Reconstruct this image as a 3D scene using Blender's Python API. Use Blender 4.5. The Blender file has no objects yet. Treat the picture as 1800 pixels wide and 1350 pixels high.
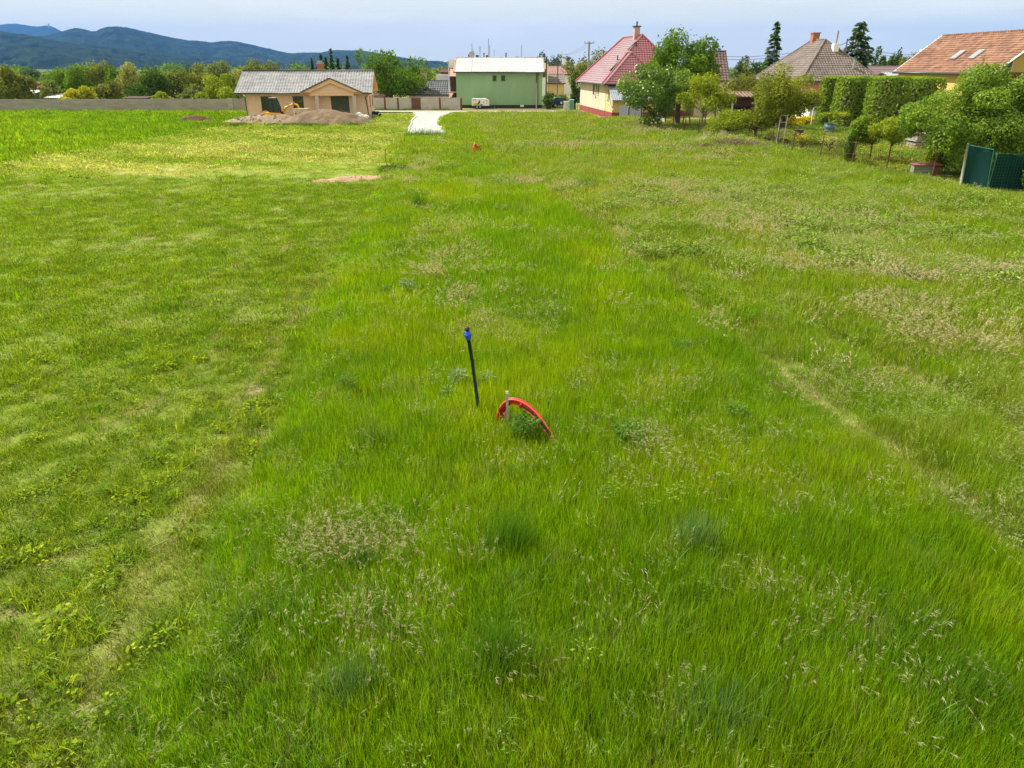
import bpy, math, random
import numpy as np
from mathutils import Vector, Matrix
R = math.radians
random.seed(7)
scn = bpy.context.scene
col = scn.collection

# ------------------------------------------------------------------ camera
CAM_H = 5.5
PITCH = R(24.02)
FPX = 1250.0                      # focal length in pixels of the 1800 px wide photograph
cam = bpy.data.cameras.new('camera')
cam.sensor_fit = 'HORIZONTAL'; cam.sensor_width = 36; cam.lens = 36 * FPX / 1800
cam.clip_start = 0.1; cam.clip_end = 40000
cam_o = bpy.data.objects.new('camera', cam); col.objects.link(cam_o)
cam_o.location = (0, 0, CAM_H); cam_o.rotation_euler = (math.pi / 2 - PITCH, 0, 0)
scn.camera = cam_o

# ------------------------------------------------------------------ light
SUN_EL, SUN_AZ = R(50), R(-66)    # azimuth clockwise from +Y (ahead of the camera), negative = to the left
w = bpy.data.worlds.new('World'); scn.world = w; w.use_nodes = True
nt = w.node_tree; nt.nodes.clear()
out = nt.nodes.new('ShaderNodeOutputWorld'); bg = nt.nodes.new('ShaderNodeBackground')
sky = nt.nodes.new('ShaderNodeTexSky'); sky.sky_type = 'NISHITA'; sky.sun_disc = False
sky.sun_elevation = SUN_EL; sky.sun_rotation = SUN_AZ
sky.air_density = 1.0; sky.dust_density = 1.0; sky.ozone_density = 2.0; sky.altitude = 200
tc = nt.nodes.new('ShaderNodeTexCoord'); mp = nt.nodes.new('ShaderNodeMapping')
mp.inputs['Scale'].default_value = (2.2, 2.2, 16)
nz = nt.nodes.new('ShaderNodeTexNoise'); nz.inputs['Scale'].default_value = 1.7; nz.inputs['Detail'].default_value = 7; nz.inputs['Roughness'].default_value = .62
rp = nt.nodes.new('ShaderNodeValToRGB'); rp.color_ramp.elements[0].position = .42; rp.color_ramp.elements[1].position = .78
rp.color_ramp.elements[0].color = (.86, .86, .86, 1); rp.color_ramp.elements[1].color = (1, 1, 1, 1)
mx = nt.nodes.new('ShaderNodeMix'); mx.data_type = 'RGBA'
mx.inputs[7].default_value = (5.3, 4.95, 3.75, 1)      # thin bright cloud veil
nt.links.new(tc.outputs['Generated'], mp.inputs[0]); nt.links.new(mp.outputs[0], nz.inputs['Vector'])
nt.links.new(nz.outputs[0], rp.inputs[0]); nt.links.new(rp.outputs[0], mx.inputs[0])
nt.links.new(sky.outputs[0], mx.inputs[6]); nt.links.new(mx.outputs[2], bg.inputs[0])
# faint streaks of thin cloud, a little whiter than the veil
r2 = nt.nodes.new('ShaderNodeValToRGB'); r2.color_ramp.elements[0].position = .5; r2.color_ramp.elements[1].position = .72; r2.color_ramp.elements[1].color = (.7, .7, .7, 1)
m3 = nt.nodes.new('ShaderNodeMix'); m3.data_type = 'RGBA'; m3.inputs[7].default_value = (6.0, 5.7, 4.8, 1)
nt.links.new(nz.outputs[0], r2.inputs[0]); nt.links.new(r2.outputs[0], m3.inputs[0]); nt.links.new(mx.outputs[2], m3.inputs[6]); nt.links.new(m3.outputs[2], bg.inputs[0])
bg.inputs[1].default_value = 0.09
nt.links.new(bg.outputs[0], out.inputs[0])

sl = bpy.data.lights.new('sun', 'SUN'); sl.energy = 3.4; sl.angle = R(1.2); sl.color = (1, .955, .88)
so = bpy.data.objects.new('sun', sl); col.objects.link(so); so.location = (-60, 30, 80)
to_sun = Vector((math.sin(SUN_AZ) * math.cos(SUN_EL), math.cos(SUN_AZ) * math.cos(SUN_EL), math.sin(SUN_EL)))
so.rotation_euler = to_sun.to_track_quat('Z', 'Y').to_euler()
scn.view_settings.view_transform = 'Standard'; scn.view_settings.look = 'None'
scn.view_settings.gamma = 1; scn.view_settings.use_curve_mapping = False
scn.view_settings.exposure = 1.3
scn.cycles.use_denoising = True; scn.cycles.denoiser = 'OPENIMAGEDENOISE'; scn.cycles.denoising_input_passes = 'RGB_ALBEDO_NORMAL'; scn.cycles.denoising_prefilter = 'NONE'; scn.cycles.max_bounces = 6; scn.cycles.transparent_max_bounces = 8; scn.cycles.volume_bounces = 0
scn.cycles.diffuse_bounces = 3; scn.cycles.glossy_bounces = 2; scn.cycles.transmission_bounces = 4

# ------------------------------------------------------------------ survey helpers (metres; camera foot at the origin)
def ray(px, py):
    a = (px - 900) / FPX; b = -(py - 675) / FPX
    return a, math.cos(PITCH) + b * math.sin(PITCH), -math.sin(PITCH) + b * math.cos(PITCH)
def gp(px, py, z=0):
    r = ray(px, py); t = (z - CAM_H) / r[2]
    return Vector((r[0] * t, r[1] * t, z))
def pt(px, py, Y):
    r = ray(px, py); t = Y / r[1]
    return Vector((r[0] * t, Y, CAM_H + r[2] * t))
def npx(X, Y, Z=0):
    zc = Y * math.cos(PITCH) + (CAM_H - Z) * math.sin(PITCH); yc = Y * math.sin(PITCH) - (CAM_H - Z) * math.cos(PITCH)
    return 900 + FPX * X / zc, 675 - FPX * yc / zc

# ------------------------------------------------------------------ materials
MATS = {}
def mat(name, c, rough=.75, spec=.25, var=.18, scale=3.0, metal=0.0, bump=0.0, bscale=None, c2=None, stretch=None):
    if name in MATS: return MATS[name]
    m = bpy.data.materials.new(name); m.use_nodes = True; MATS[name] = m
    n = m.node_tree.nodes; L = m.node_tree.links; p = n['Principled BSDF']
    p.inputs['Roughness'].default_value = rough; p.inputs['Metallic'].default_value = metal
    p.inputs['Specular IOR Level'].default_value = spec
    tcx = n.new('ShaderNodeTexCoord'); src = tcx.outputs['Object']
    if stretch:
        mpp = n.new('ShaderNodeMapping'); mpp.inputs['Scale'].default_value = stretch
        L.new(src, mpp.inputs[0]); src = mpp.outputs[0]
    a = n.new('ShaderNodeTexNoise'); a.inputs['Scale'].default_value = scale; a.inputs['Detail'].default_value = 6; a.inputs['Roughness'].default_value = .65
    L.new(src, a.inputs['Vector'])
    r = n.new('ShaderNodeValToRGB'); e = r.color_ramp.elements
    e[0].position = .3; e[1].position = .7
    if c2 is None:
        e[0].color = (*[max(0, k * (1 - var)) for k in c], 1); e[1].color = (*[min(1, k * (1 + var)) for k in c], 1)
    else:
        e[0].color = (*c, 1); e[1].color = (*c2, 1)
    L.new(a.outputs[0], r.inputs[0]); L.new(r.outputs[0], p.inputs['Base Color'])
    if bump:
        b2 = n.new('ShaderNodeTexNoise'); b2.inputs['Scale'].default_value = bscale or scale * 6; b2.inputs['Detail'].default_value = 5
        L.new(src, b2.inputs['Vector'])
        bp = n.new('ShaderNodeBump'); bp.inputs['Strength'].default_value = bump; bp.inputs['Distance'].default_value = .05
        L.new(b2.outputs[0], bp.inputs['Height']); L.new(bp.outputs[0], p.inputs['Normal'])
    return m

def tile_mat(name, c, rough=.5, spec=.4, var=.35, cell=(3.2, 3.2, 3.2), c2=None):
    """roof covering: every tile its own tone (voronoi cells) over a mottled weathering noise"""
    if name in MATS: return MATS[name]
    m = bpy.data.materials.new(name); m.use_nodes = True; MATS[name] = m
    n = m.node_tree.nodes; L = m.node_tree.links; p = n['Principled BSDF']
    p.inputs['Roughness'].default_value = rough; p.inputs['Specular IOR Level'].default_value = spec
    tcx = n.new('ShaderNodeTexCoord')
    mpp = n.new('ShaderNodeMapping'); mpp.inputs['Scale'].default_value = cell; L.new(tcx.outputs['Object'], mpp.inputs[0])
    v = n.new('ShaderNodeTexVoronoi'); v.inputs['Scale'].default_value = 1.0; L.new(mpp.outputs[0], v.inputs['Vector'])
    sp = n.new('ShaderNodeSeparateColor'); L.new(v.outputs['Color'], sp.inputs[0])
    a = n.new('ShaderNodeTexNoise'); a.inputs['Scale'].default_value = .7; a.inputs['Detail'].default_value = 7; L.new(tcx.outputs['Object'], a.inputs['Vector'])
    ad = n.new('ShaderNodeMath'); ad.operation = 'MULTIPLY_ADD'; ad.inputs[1].default_value = .45
    L.new(sp.outputs[0], ad.inputs[0]); L.new(a.outputs[0], ad.inputs[2])
    r = n.new('ShaderNodeValToRGB'); e = r.color_ramp.elements; e[0].position = .35; e[1].position = 1.0
    d = c2 or [min(1, k * (1 + var)) for k in c]
    e[0].color = (*[k * (1 - var) for k in c], 1) if c2 is None else (*c, 1); e[1].color = (*d, 1)
    L.new(ad.outputs[0], r.inputs[0]); L.new(r.outputs[0], p.inputs['Base Color'])
    return m

def leaf_mat(name, c1, c2, trans=.38, inst=False, gloss=.05):
    """leaf or blade: colour runs c1..c2 with the per leaf value 'tint'; light passes through"""
    if name in MATS: return MATS[name]
    m = bpy.data.materials.new(name); m.use_nodes = True; MATS[name] = m
    n = m.node_tree.nodes; L = m.node_tree.links; n.clear()
    o = n.new('ShaderNodeOutputMaterial')
    at = n.new('ShaderNodeAttribute'); at.attribute_name = 'tint'
    if inst:
        ic = n.new('ShaderNodeAttribute'); ic.attribute_type = 'INSTANCER'; ic.attribute_name = 'col'
        k = n.new('ShaderNodeMath'); k.operation = 'MULTIPLY_ADD'; k.inputs[1].default_value = 1.15; k.inputs[2].default_value = .42
        L.new(at.outputs['Fac'], k.inputs[0])
        vm = n.new('ShaderNodeVectorMath'); vm.operation = 'SCALE'
        L.new(ic.outputs['Color'], vm.inputs[0]); L.new(k.outputs[0], vm.inputs['Scale'])
        fr = n.new('ShaderNodeMath'); fr.operation = 'FRACT'; ml = n.new('ShaderNodeMath'); ml.operation = 'MULTIPLY'; ml.inputs[1].default_value = 7.31
        L.new(at.outputs['Fac'], ml.inputs[0]); L.new(ml.outputs[0], fr.inputs[0])
        hr = n.new('ShaderNodeValToRGB'); he = hr.color_ramp.elements; he[0].color = (.84, 1, 1, 1); he[1].color = (1.0, .82, .8, 1); he[0].position = .1; he[1].position = 1; x_ = he.new(.6); x_.color = (1, 1, 1, 1)
        L.new(fr.outputs[0], hr.inputs[0])
        hm = n.new('ShaderNodeMix'); hm.data_type = 'RGBA'; hm.blend_type = 'MULTIPLY'; hm.inputs[0].default_value = 1
        L.new(vm.outputs[0], hm.inputs[6]); L.new(hr.outputs[0], hm.inputs[7]); csock = hm.outputs[2]
    else:
        r = n.new('ShaderNodeValToRGB'); e = r.color_ramp.elements; e[0].color = (*c1, 1); e[1].color = (*c2, 1)
        L.new(at.outputs['Fac'], r.inputs[0]); csock = r.outputs[0]
    df = n.new('ShaderNodeBsdfDiffuse'); tr = n.new('ShaderNodeBsdfTranslucent'); gl = n.new('ShaderNodeBsdfGlossy')
    gl.inputs['Roughness'].default_value = .5; gl.inputs['Color'].default_value = (.9, .95, .9, 1)
    hs = n.new('ShaderNodeMix'); hs.data_type = 'RGBA'; hs.blend_type = 'MULTIPLY'; hs.inputs[0].default_value = 1
    hs.inputs[7].default_value = (1.25, 1.2, .5, 1)
    L.new(csock, df.inputs[0]); L.new(csock, hs.inputs[6]); L.new(hs.outputs[2], tr.inputs[0])
    m1 = n.new('ShaderNodeMixShader'); m1.inputs[0].default_value = trans
    L.new(df.outputs[0], m1.inputs[1]); L.new(tr.outputs[0], m1.inputs[2])
    m2 = n.new('ShaderNodeMixShader'); m2.inputs[0].default_value = gloss
    L.new(m1.outputs[0], m2.inputs[1]); L.new(gl.outputs[0], m2.inputs[2]); L.new(m2.outputs[0], o.inputs[0])
    return m

# ------------------------------------------------------------------ object helpers
def tag(o, label, cat=None, group=None, kind=None):
    if label: o['label'] = label
    if cat: o['category'] = cat
    if group: o['group'] = group
    if kind: o['kind'] = kind
    return o
def thing(name, label, cat, loc=(0, 0, 0), rz=0, group=None):
    o = bpy.data.objects.new(name, None); o.empty_display_size = .3; col.objects.link(o)
    o.location = loc; o.rotation_euler = (0, 0, rz)
    return tag(o, label, cat, group)
def link_mesh(name, me, m=None, parent=None, loc=None):
    o = bpy.data.objects.new(name, me); col.objects.link(o)
    if m is not None and not me.materials:
        for k in (m if isinstance(m, (list, tuple)) else [m]): me.materials.append(k)
    if parent is not None: o.parent = parent
    if loc is not None: o.location = loc
    return o
def np_mesh(name, v, f, tint=None, smooth=False, attrs=None):
    """v (n,3) float, f (m,k) int"""
    v = np.asarray(v, np.float32); f = np.asarray(f, np.int32); k = f.shape[1]
    me = bpy.data.meshes.new(name)
    me.vertices.add(len(v)); me.vertices.foreach_set('co', v.ravel())
    me.loops.add(f.size); me.loops.foreach_set('vertex_index', f.ravel())
    me.polygons.add(len(f)); me.polygons.foreach_set('loop_start', np.arange(len(f), dtype=np.int32) * k)
    try: me.polygons.foreach_set('loop_total', np.full(len(f), k, np.int32))
    except Exception: pass
    if tint is not None:
        a = me.attributes.new('tint', 'FLOAT', 'POINT'); a.data.foreach_set('value', np.asarray(tint, np.float32))
    for nm, arr in (attrs or {}).items():
        a = me.attributes.new(nm, 'FLOAT_COLOR', 'POINT')
        arr4 = np.ones((len(v), 4), np.float32); arr4[:, :3] = arr; a.data.foreach_set('color', arr4.ravel())
    me.update(calc_edges=True); me.validate()
    if smooth: me.polygons.foreach_set('use_smooth', np.ones(len(me.polygons), bool))
    return me

class MB:
    def __init__(s): s.v = []; s.f = []
    def add(s, vs, fs, M=None):
        b = len(s.v)
        s.v += [tuple(M @ Vector(p)) if M else tuple(p) for p in vs]
        s.f += [tuple(b + i for i in f) for f in fs]; return s
    def box(s, x0, x1, y0, y1, z0, z1, M=None):
        return s.add([(x0, y0, z0), (x1, y0, z0), (x1, y1, z0), (x0, y1, z0), (x0, y0, z1), (x1, y0, z1), (x1, y1, z1), (x0, y1, z1)],
                     [(3, 2, 1, 0), (4, 5, 6, 7), (0, 1, 5, 4), (1, 2, 6, 5), (2, 3, 7, 6), (3, 0, 4, 7)], M)
    def poly(s, pts): return s.add(pts, [tuple(range(len(pts)))])
    def slab(s, pts, t):
        """planar polygon given thickness t downwards along its normal"""
        P = [Vector(p) for p in pts]; n = (P[1] - P[0]).cross(P[2] - P[0]).normalized(); k = len(P)
        vs = P + [p - n * t for p in P]
        fs = [tuple(range(k)), tuple(range(2 * k - 1, k - 1, -1))] + [(i, k + i, k + (i + 1) % k, (i + 1) % k) for i in range(k)]
        return s.add(vs, fs)
    def prism(s, prof, y0, y1, M=None):
        """profile in x,z extruded along y"""
        k = len(prof); vs = [(x, y0, z) for x, z in prof] + [(x, y1, z) for x, z in prof]
        fs = [tuple(range(k)), tuple(range(2 * k - 1, k - 1, -1))] + [(i, k + i, k + (i + 1) % k, (i + 1) % k) for i in range(k)]
        return s.add(vs, fs, M)
    def tube(s, pts, r, n=6, M=None, caps=True):
        P = [Vector(p) for p in pts]; rr = r if isinstance(r, (list, tuple)) else [r] * len(P); vs = []; fs = []
        for i, p in enumerate(P):
            d = (P[min(i + 1, len(P) - 1)] - P[max(i - 1, 0)]).normalized()
            a = d.cross(Vector((0, 0, 1)) if abs(d.z) < .9 else Vector((1, 0, 0))).normalized(); b = d.cross(a)
            for k in range(n):
                t = 2 * math.pi * k / n; vs.append(p + (a * math.cos(t) + b * math.sin(t)) * rr[i])
        for i in range(len(P) - 1):
            for k in range(n): fs.append((i * n + k, i * n + (k + 1) % n, (i + 1) * n + (k + 1) % n, (i + 1) * n + k))
        if caps: fs += [tuple(range(n)), tuple(range(len(P) * n - 1, len(P) * n - n - 1, -1))]
        return s.add(vs, fs, M)
    def lathe(s, prof, n=16, M=None):
        vs = []; fs = []
        for r, z in prof:
            for k in range(n): vs.append((r * math.cos(2 * math.pi * k / n), r * math.sin(2 * math.pi * k / n), z))
        for i in range(len(prof) - 1):
            for k in range(n): fs.append((i * n + k, i * n + (k + 1) % n, (i + 1) * n + (k + 1) % n, (i + 1) * n + k))
        fs += [tuple(range(n - 1, -1, -1)), tuple(range((len(prof) - 1) * n, len(prof) * n))]
        return s.add(vs, fs, M)
    def build(s, name, m, parent=None, smooth=False, bevel=0, loc=None):
        me = bpy.data.meshes.new(name); me.from_pydata(s.v, [], s.f); me.update()
        if smooth: me.polygons.foreach_set('use_smooth', np.ones(len(me.polygons), bool))
        o = link_mesh(name, me, m, parent, loc)
        if bevel:
            b = o.modifiers.new('bevel', 'BEVEL'); b.width = bevel; b.segments = 2; b.limit_method = 'ANGLE'
        return o

def roof_patch(el, er, tr, tl, pitch_c=.3, rows=12, amp=.03, step=.03, seg=4):
    """tiled roof face: courses that overlap, columns with a wave; el,er eave left/right, tl,tr top"""
    el, er, tr, tl = map(Vector, (el, er, tr, tl))
    u = (er - el).normalized(); nrm = u.cross((tl - el) if (tl - el).length > 0 else (tr - el)).normalized()
    if nrm.z < 0: nrm = -nrm
    up = nrm.cross(u).normalized()
    if up.z < 0: up = -up
    H_ = (tl - el).dot(up)
    def sx(p): return (p - el).dot(u)
    V = []; Fc = []
    for r_ in range(rows):
        v0, v1 = r_ / rows, (r_ + 1) / rows
        l0, r0 = sx(el.lerp(tl, v0)), sx(er.lerp(tr, v0)); l1, r1 = sx(el.lerp(tl, v1)), sx(er.lerp(tr, v1))
        d = pitch_c / seg
        xs = [l0] + [k * d for k in range(math.ceil((l0 + 1e-4) / d), math.floor((r0 - 1e-4) / d) + 1)] + [r0]
        b = len(V)
        off = (r_ % 2) * 0.0
        for x in xs:
            wv = amp * math.sin(2 * math.pi * (x / pitch_c + off))
            xt = min(max(x, l1), r1)
            p0 = el + u * x + up * (H_ * v0) + nrm * (step + wv)
            p1 = el + u * xt + up * (H_ * v1 + .02) + nrm * (.004 + wv)
            V += [p0 - nrm * (step * .9), p0, p1]
        for i in range(len(xs) - 1):
            a = b + 3 * i; c = a + 3
            Fc += [(a, c, c + 1, a + 1), (a + 1, c + 1, c + 2, a + 2)]
    mb = MB(); mb.v = [tuple(p) for p in V]; mb.f = Fc
    return mb

# ------------------------------------------------------------------ noise (value noise for numpy)
_rs = np.random.RandomState(3); _tab = _rs.rand(256, 256).astype(np.float32)
def vnoise(x, y):
    xi = np.floor(x).astype(int); yi = np.floor(y).astype(int); fx = x - xi; fy = y - yi
    fx = fx * fx * (3 - 2 * fx); fy = fy * fy * (3 - 2 * fy)
    g = lambda a, b: _tab[a & 255, b & 255]
    return (g(xi, yi) * (1 - fx) + g(xi + 1, yi) * fx) * (1 - fy) + (g(xi, yi + 1) * (1 - fx) + g(xi + 1, yi + 1) * fx) * fy
def fbm(x, y, o=4):
    x = np.asarray(x, float); y = np.asarray(y, float); s = 0; a = .5; t = 0
    for k in range(o):
        s = s + a * vnoise(x * 2 ** k + 17.3 * k, y * 2 ** k - 9.1 * k); t += a; a *= .55
    return s / t
def sstep(a, b, x): 
    t = np.clip((x - a) / (b - a), 0, 1); return t * t * (3 - 2 * t)
# ------------------------------------------------------------------ plot layout
AX = -0.1036                                    # the plots run along (AX, 1)
def fence_x(y): return 19.46 - .2 * (y - 46.9)
def crop_x(y): return -31.5 + .06 * (y - 45.4)
_ry = np.array([60, 66.2, 70, 75, 80, 83, 88, 93, 97, 99.3])
_rl = np.array([gp(716, 245)[0], gp(716, 239)[0], gp(721, 231)[0], gp(725, 222)[0], gp(728, 216)[0], gp(730, 211)[0], gp(734, 206)[0], gp(737.5, 202.7)[0], gp(737, 198)[0], gp(733, 196.5)[0]])
_rr = np.array([gp(784, 245)[0], gp(783, 239)[0], gp(780, 231)[0], gp(777, 222)[0], gp(776, 216)[0], gp(776, 212)[0], gp(778, 207)[0], gp(782, 203)[0], gp(788, 200)[0], gp(797, 197)[0]])
def road_l(y): return np.interp(y, _ry, _rl)
def road_r(y): return np.interp(y, _ry, _rr)
def bump(x, y, cx, cy, rx, ry, h, rot=0):
    c, s = math.cos(rot), math.sin(rot); dx = x - cx; dy = y - cy
    a = (dx * c + dy * s) / rx; b = (-dx * s + dy * c) / ry
    return h * np.exp(-(a * a + b * b) * 1.6)
def hgt(x, y):
    x = np.asarray(x, float); y = np.asarray(y, float)
    h = .22 * (fbm(x * .16, y * .16, 3) - .5) + .10 * (fbm(x * .7 + 9, y * .7, 3) - .5)
    s = x - AX * y + 3.05
    lawn = sstep(.3, -.3, s) * sstep(86, 84, y)
    h = h * (1 - .75 * lawn)
    h = h + .10 * (1 - lawn) * sstep(0, .8, s)
    h = h + bump(x, y, 15.2, 52.5, 2.6, 4.6, .55, -.15) + bump(x, y, 12.2, 75, 4.2, 7, .55, .1) + bump(x, y, -12.9, 80, 1.5, 9, .6, .06)
    h = h + bump(x, y, 17.5, 57, 2.5, 6, .25) + bump(x, y, -6.6, 69, 2.5, 1.1, .25)
    t1 = x + .15 * y - 7.3; t2 = x + .27 * y - 11.1
    h = h - .10 * np.exp(-(t1 / .45) ** 2) * (y < 45) - .09 * np.exp(-(t2 / .45) ** 2) * (y < 30)
    flat = sstep(97, 99, y)
    inroad = ((x > road_l(y) - .5) & (x < road_r(y) + .5) & (y > 66)).astype(float)
    return h * (1 - flat) * (1 - inroad)

# patches of dry seed heads / dry straw: (px, py, radius x, radius y, strength)
SEEDS = [(gp(a, b), rx, ry, k) for a, b, rx, ry, k in [
    (640, 1010, .75, .75, 1), (690, 1090, .5, .6, .8), (1200, 800, .8, .7, .9), (1010, 860, .7, .5, .6), (1480, 490, 2.2, 1.0, 1), (1720, 500, 2.6, .9, .9),
    (1590, 560, 1.2, 1.0, 1), (1690, 600, 1.1, .9, .9), (930, 328, 2.2, 1.0, 1), (1000, 335, 1.2, 1.4, .6), (1060, 262, 4.5, 2.5, .7), (700, 325, 1.4, 2.2, 1),
    (735, 300, 1.2, 3.0, .9), (1130, 232, 3.0, 4.0, .9), (1260, 285, 2.5, 2.0, .9), (790, 480, .8, 1.8, .55), (770, 400, .8, 3, .5), (800, 540, .6, .8, .7), (880, 600, 1, .8, .5),
    (1250, 360, 4, 4, .6), (1400, 400, 4, 3, .5), (1180, 340, 2.5, 3, .6), (1330, 900, .8, .7, .35), (1420, 1130, .7, .5, .25), (930, 1180, .5, .4, .4),
    (1750, 900, .8, .6, .4), (1110, 700, .9, .6, .5), (1080, 1100, .6, .5, .25), (1500, 700, 1.0, .8, .4), (740, 225, 1, 6, .4), (640, 860, .5, .5, .4)]]
def seed_w(x, y):
    s = np.zeros_like(x)
    for p, rx, ry, k in SEEDS: s = np.maximum(s, k * np.exp(-(((x - p.x) / rx) ** 2 + ((y - p.y) / ry) ** 2)))
    return s

def zones(x, y):
    """masks of the plots; every one 0..1"""
    s = x - AX * y + 3.05
    wob = .9 * (fbm(x * .9, y * .9, 3) - .5)
    lawn = sstep(.2, -.2, s + wob) * (y < 86) * (x > crop_x(y) + wob)
    hay = lawn * sstep(39.2, 41, y + .05 * x * 0 + 2 * wob)
    crop = (x <= crop_x(y) + wob).astype(float)
    crop = np.maximum(crop, ((y >= 86) & (x < -30)).astype(float))
    fx = fence_x(y)
    garden = ((x > fx + .2) & (y < 90)).astype(float)
    t1 = x + .15 * y - 7.3; t2 = x + .27 * y - 11.1
    rut = np.maximum(np.exp(-((t1 + .3 * wob) / (.33 + .2 * sstep(12, 28, y))) ** 2) * sstep(60, 46, y), .85 * np.exp(-((t2 + .3 * wob) / (.3 + .15 * sstep(10, 24, y))) ** 2) * sstep(38, 26, y))
    edge = np.exp(-((s + .5 + .3 * wob) / .15) ** 2) * sstep(36, 16, y)             # worn strip along the mown edge
    rough = sstep(-.5, 1.0, t1 + wob) * (1 - garden)
    yard = ((y > 78) & (x > -31) & (x < -12.5) & (s < 0)).astype(float)
    return dict(s=s, lawn=lawn, hay=hay, crop=crop, garden=garden, rut=rut, edge=edge, rough=rough, yard=yard)

C = lambda *a: np.array(a, np.float32)
G_TALL, G_TALL_Y, G_TALL_D = C(.188, .325, .004), C(.25, .36, .005), C(.145, .28, .005)
G_LAWN, G_LAWN_Y, G_LAWN_D = C(.16, .262, .008), C(.205, .295, .009), C(.132, .232, .008)
G_HAY, G_HAY2 = C(.40, .42, .14), C(.245, .335, .04)
G_CROP, G_CROP2 = C(.17, .30, .010), C(.215, .335, .012)
G_ROUGH, G_ROUGH2 = C(.215, .31, .018), C(.265, .32, .04)
G_GARD = C(.17, .25, .045)
EARTH, STRAW = C(.25, .175, .115), C(.34, .285, .15)
def lerp(a, b, t): return a + (b - a) * np.asarray(t)[..., None]
def grass_col(x, y, Z):
    n1 = fbm(x * .35, y * .35, 4); n2 = fbm(x * 1.3 + 5, y * 1.3, 3); n3 = fbm(x * .09 + 3, y * .09, 3)
    c = lerp(G_TALL, G_TALL_Y, sstep(.45, .7, n1)); c = lerp(c, G_TALL_D, .8 * sstep(.53, .35, n2 * .6 + n1 * .4))
    cr = lerp(G_ROUGH, G_ROUGH2, sstep(.4, .65, n1)); cr = lerp(cr, G_TALL, .7 * sstep(.5, .62, n2))
    c = lerp(c, cr, Z['rough'] * (.55 + .35 * n3))
    far = sstep(25, 60, y)
    c = lerp(c, G_ROUGH2, .35 * far * (1 - Z['lawn']) * (1 - Z['crop']))
    n4 = fbm(x * 3.1 + 8, y * 3.1, 3); cl = lerp(G_LAWN, G_LAWN_Y, sstep(.46, .66, n4 * .65 + n2 * .35)); cl = lerp(cl, G_LAWN_D, .8 * sstep(.5, .34, n1 * .4 + n4 * .6))
    c = lerp(c, cl, Z['lawn'])
    # hay: long raked streaks, roughly along the mowing lines
    u = x * .97 - y * .24; v = y * .97 + x * .24
    st = fbm(u * .09, v * .42, 4)
    ch = lerp(G_HAY2, G_HAY, sstep(.40, .62, st))
    c = lerp(c, ch, Z['hay'])
    c = lerp(c, lerp(G_CROP, G_CROP2, sstep(.4, .6, n3)), Z['crop'])
    c = lerp(c, lerp(G_GARD, G_ROUGH2, sstep(.45, .65, n1)), Z['garden'])
    c = lerp(c, C(.27, .27, .09) * np.ones_like(c), .6 * Z['edge']); c = lerp(c, C(.22, .26, .04) * np.ones_like(c), .7 * Z['rut'])
    return c
def bare(x, y, Z):
    """how bare the soil is"""
    n = fbm(x * .9 + 31, y * .9, 4); m = fbm(x * 3.4, y * 3.4 + 7, 3)
    b = .75 * Z['lawn'] * sstep(.59, .70, n * .4 + m * .6) * sstep(45, 20, y)
    b = np.maximum(b, .65 * Z['edge'] * sstep(.35, .6, m)); b = np.maximum(b, (.2 * Z['rut']) * sstep(.4, .65, m))
    return b

# ------------------------------------------------------------------ ground: one sheet out to the horizon
def axis_lines(a, b, step, far):
    c = list(np.arange(a, b + 1e-6, step)); lo = []; d = step
    while (lo[-1] if lo else a) > -far: d *= 1.5; lo.append((lo[-1] if lo else a) - d)
    hi = []; d = step
    while (hi[-1] if hi else b) < far: d *= 1.5; hi.append((hi[-1] if hi else b) + d)
    return np.array(lo[::-1] + c + hi)
gx = axis_lines(-46, 46, .4, 12000); gy = axis_lines(1.0, 100.0, .4, 12000)
XX, YY = np.meshgrid(gx, gy); X_ = XX.ravel(); Y_ = YY.ravel()
inside = (np.abs(X_) < 80) & (Y_ > -30) & (Y_ < 130)
Z_ = np.where(inside, hgt(X_, Y_), 0)
Zn = zones(X_, Y_)
gc = grass_col(X_, Y_, Zn)
soil = lerp(EARTH, STRAW, .6 * sstep(.45, .7, fbm(X_ * 1.9, Y_ * 1.9, 3)))
gc = gc * .8
mixs = np.clip(.38 - .14 * Zn['lawn'] + .62 * bare(X_, Y_, Zn), 0, 1) * (1 - Zn['hay'] * .7) * (1 - Zn['crop'] * .6)
gc = lerp(gc, soil, mixs)
farc = lerp(C(.07, .11, .025), C(.16, .17, .06), sstep(.45, .6, fbm(X_ * .004, Y_ * .004, 3)))
dirt = ((Y_ > 99) & (X_ > -14) & (X_ < 6) & (Y_ < 112)).astype(float); gc = lerp(gc, C(.17, .13, .085) * np.ones_like(gc), dirt * .85)
gc = np.where(inside[:, None], gc, farc)
nx_, ny_ = len(gx), len(gy)
ii = np.arange(nx_ - 1)[None, :] + nx_ * np.arange(ny_ - 1)[:, None]; ii = ii.ravel()
gf = np.stack([ii, ii + 1, ii + 1 + nx_, ii + nx_], 1)
gm = bpy.data.materials.new('soil_and_turf'); gm.use_nodes = True
n = gm.node_tree.nodes; L = gm.node_tree.links; p = n['Principled BSDF']; p.inputs['Roughness'].default_value = .95; p.inputs['Specular IOR Level'].default_value = .1
at = n.new('ShaderNodeAttribute'); at.attribute_name = 'col'
tcx = n.new('ShaderNodeTexCoord'); a = n.new('ShaderNodeTexNoise'); a.inputs['Scale'].default_value = 9; a.inputs['Detail'].default_value = 8; a.inputs['Roughness'].default_value = .75
L.new(tcx.outputs['Object'], a.inputs['Vector'])
mr = n.new('ShaderNodeMapRange'); mr.inputs[1].default_value = .3; mr.inputs[2].default_value = .7; mr.inputs[3].default_value = .55; mr.inputs[4].default_value = 1.4
L.new(a.outputs[0], mr.inputs[0])
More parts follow.
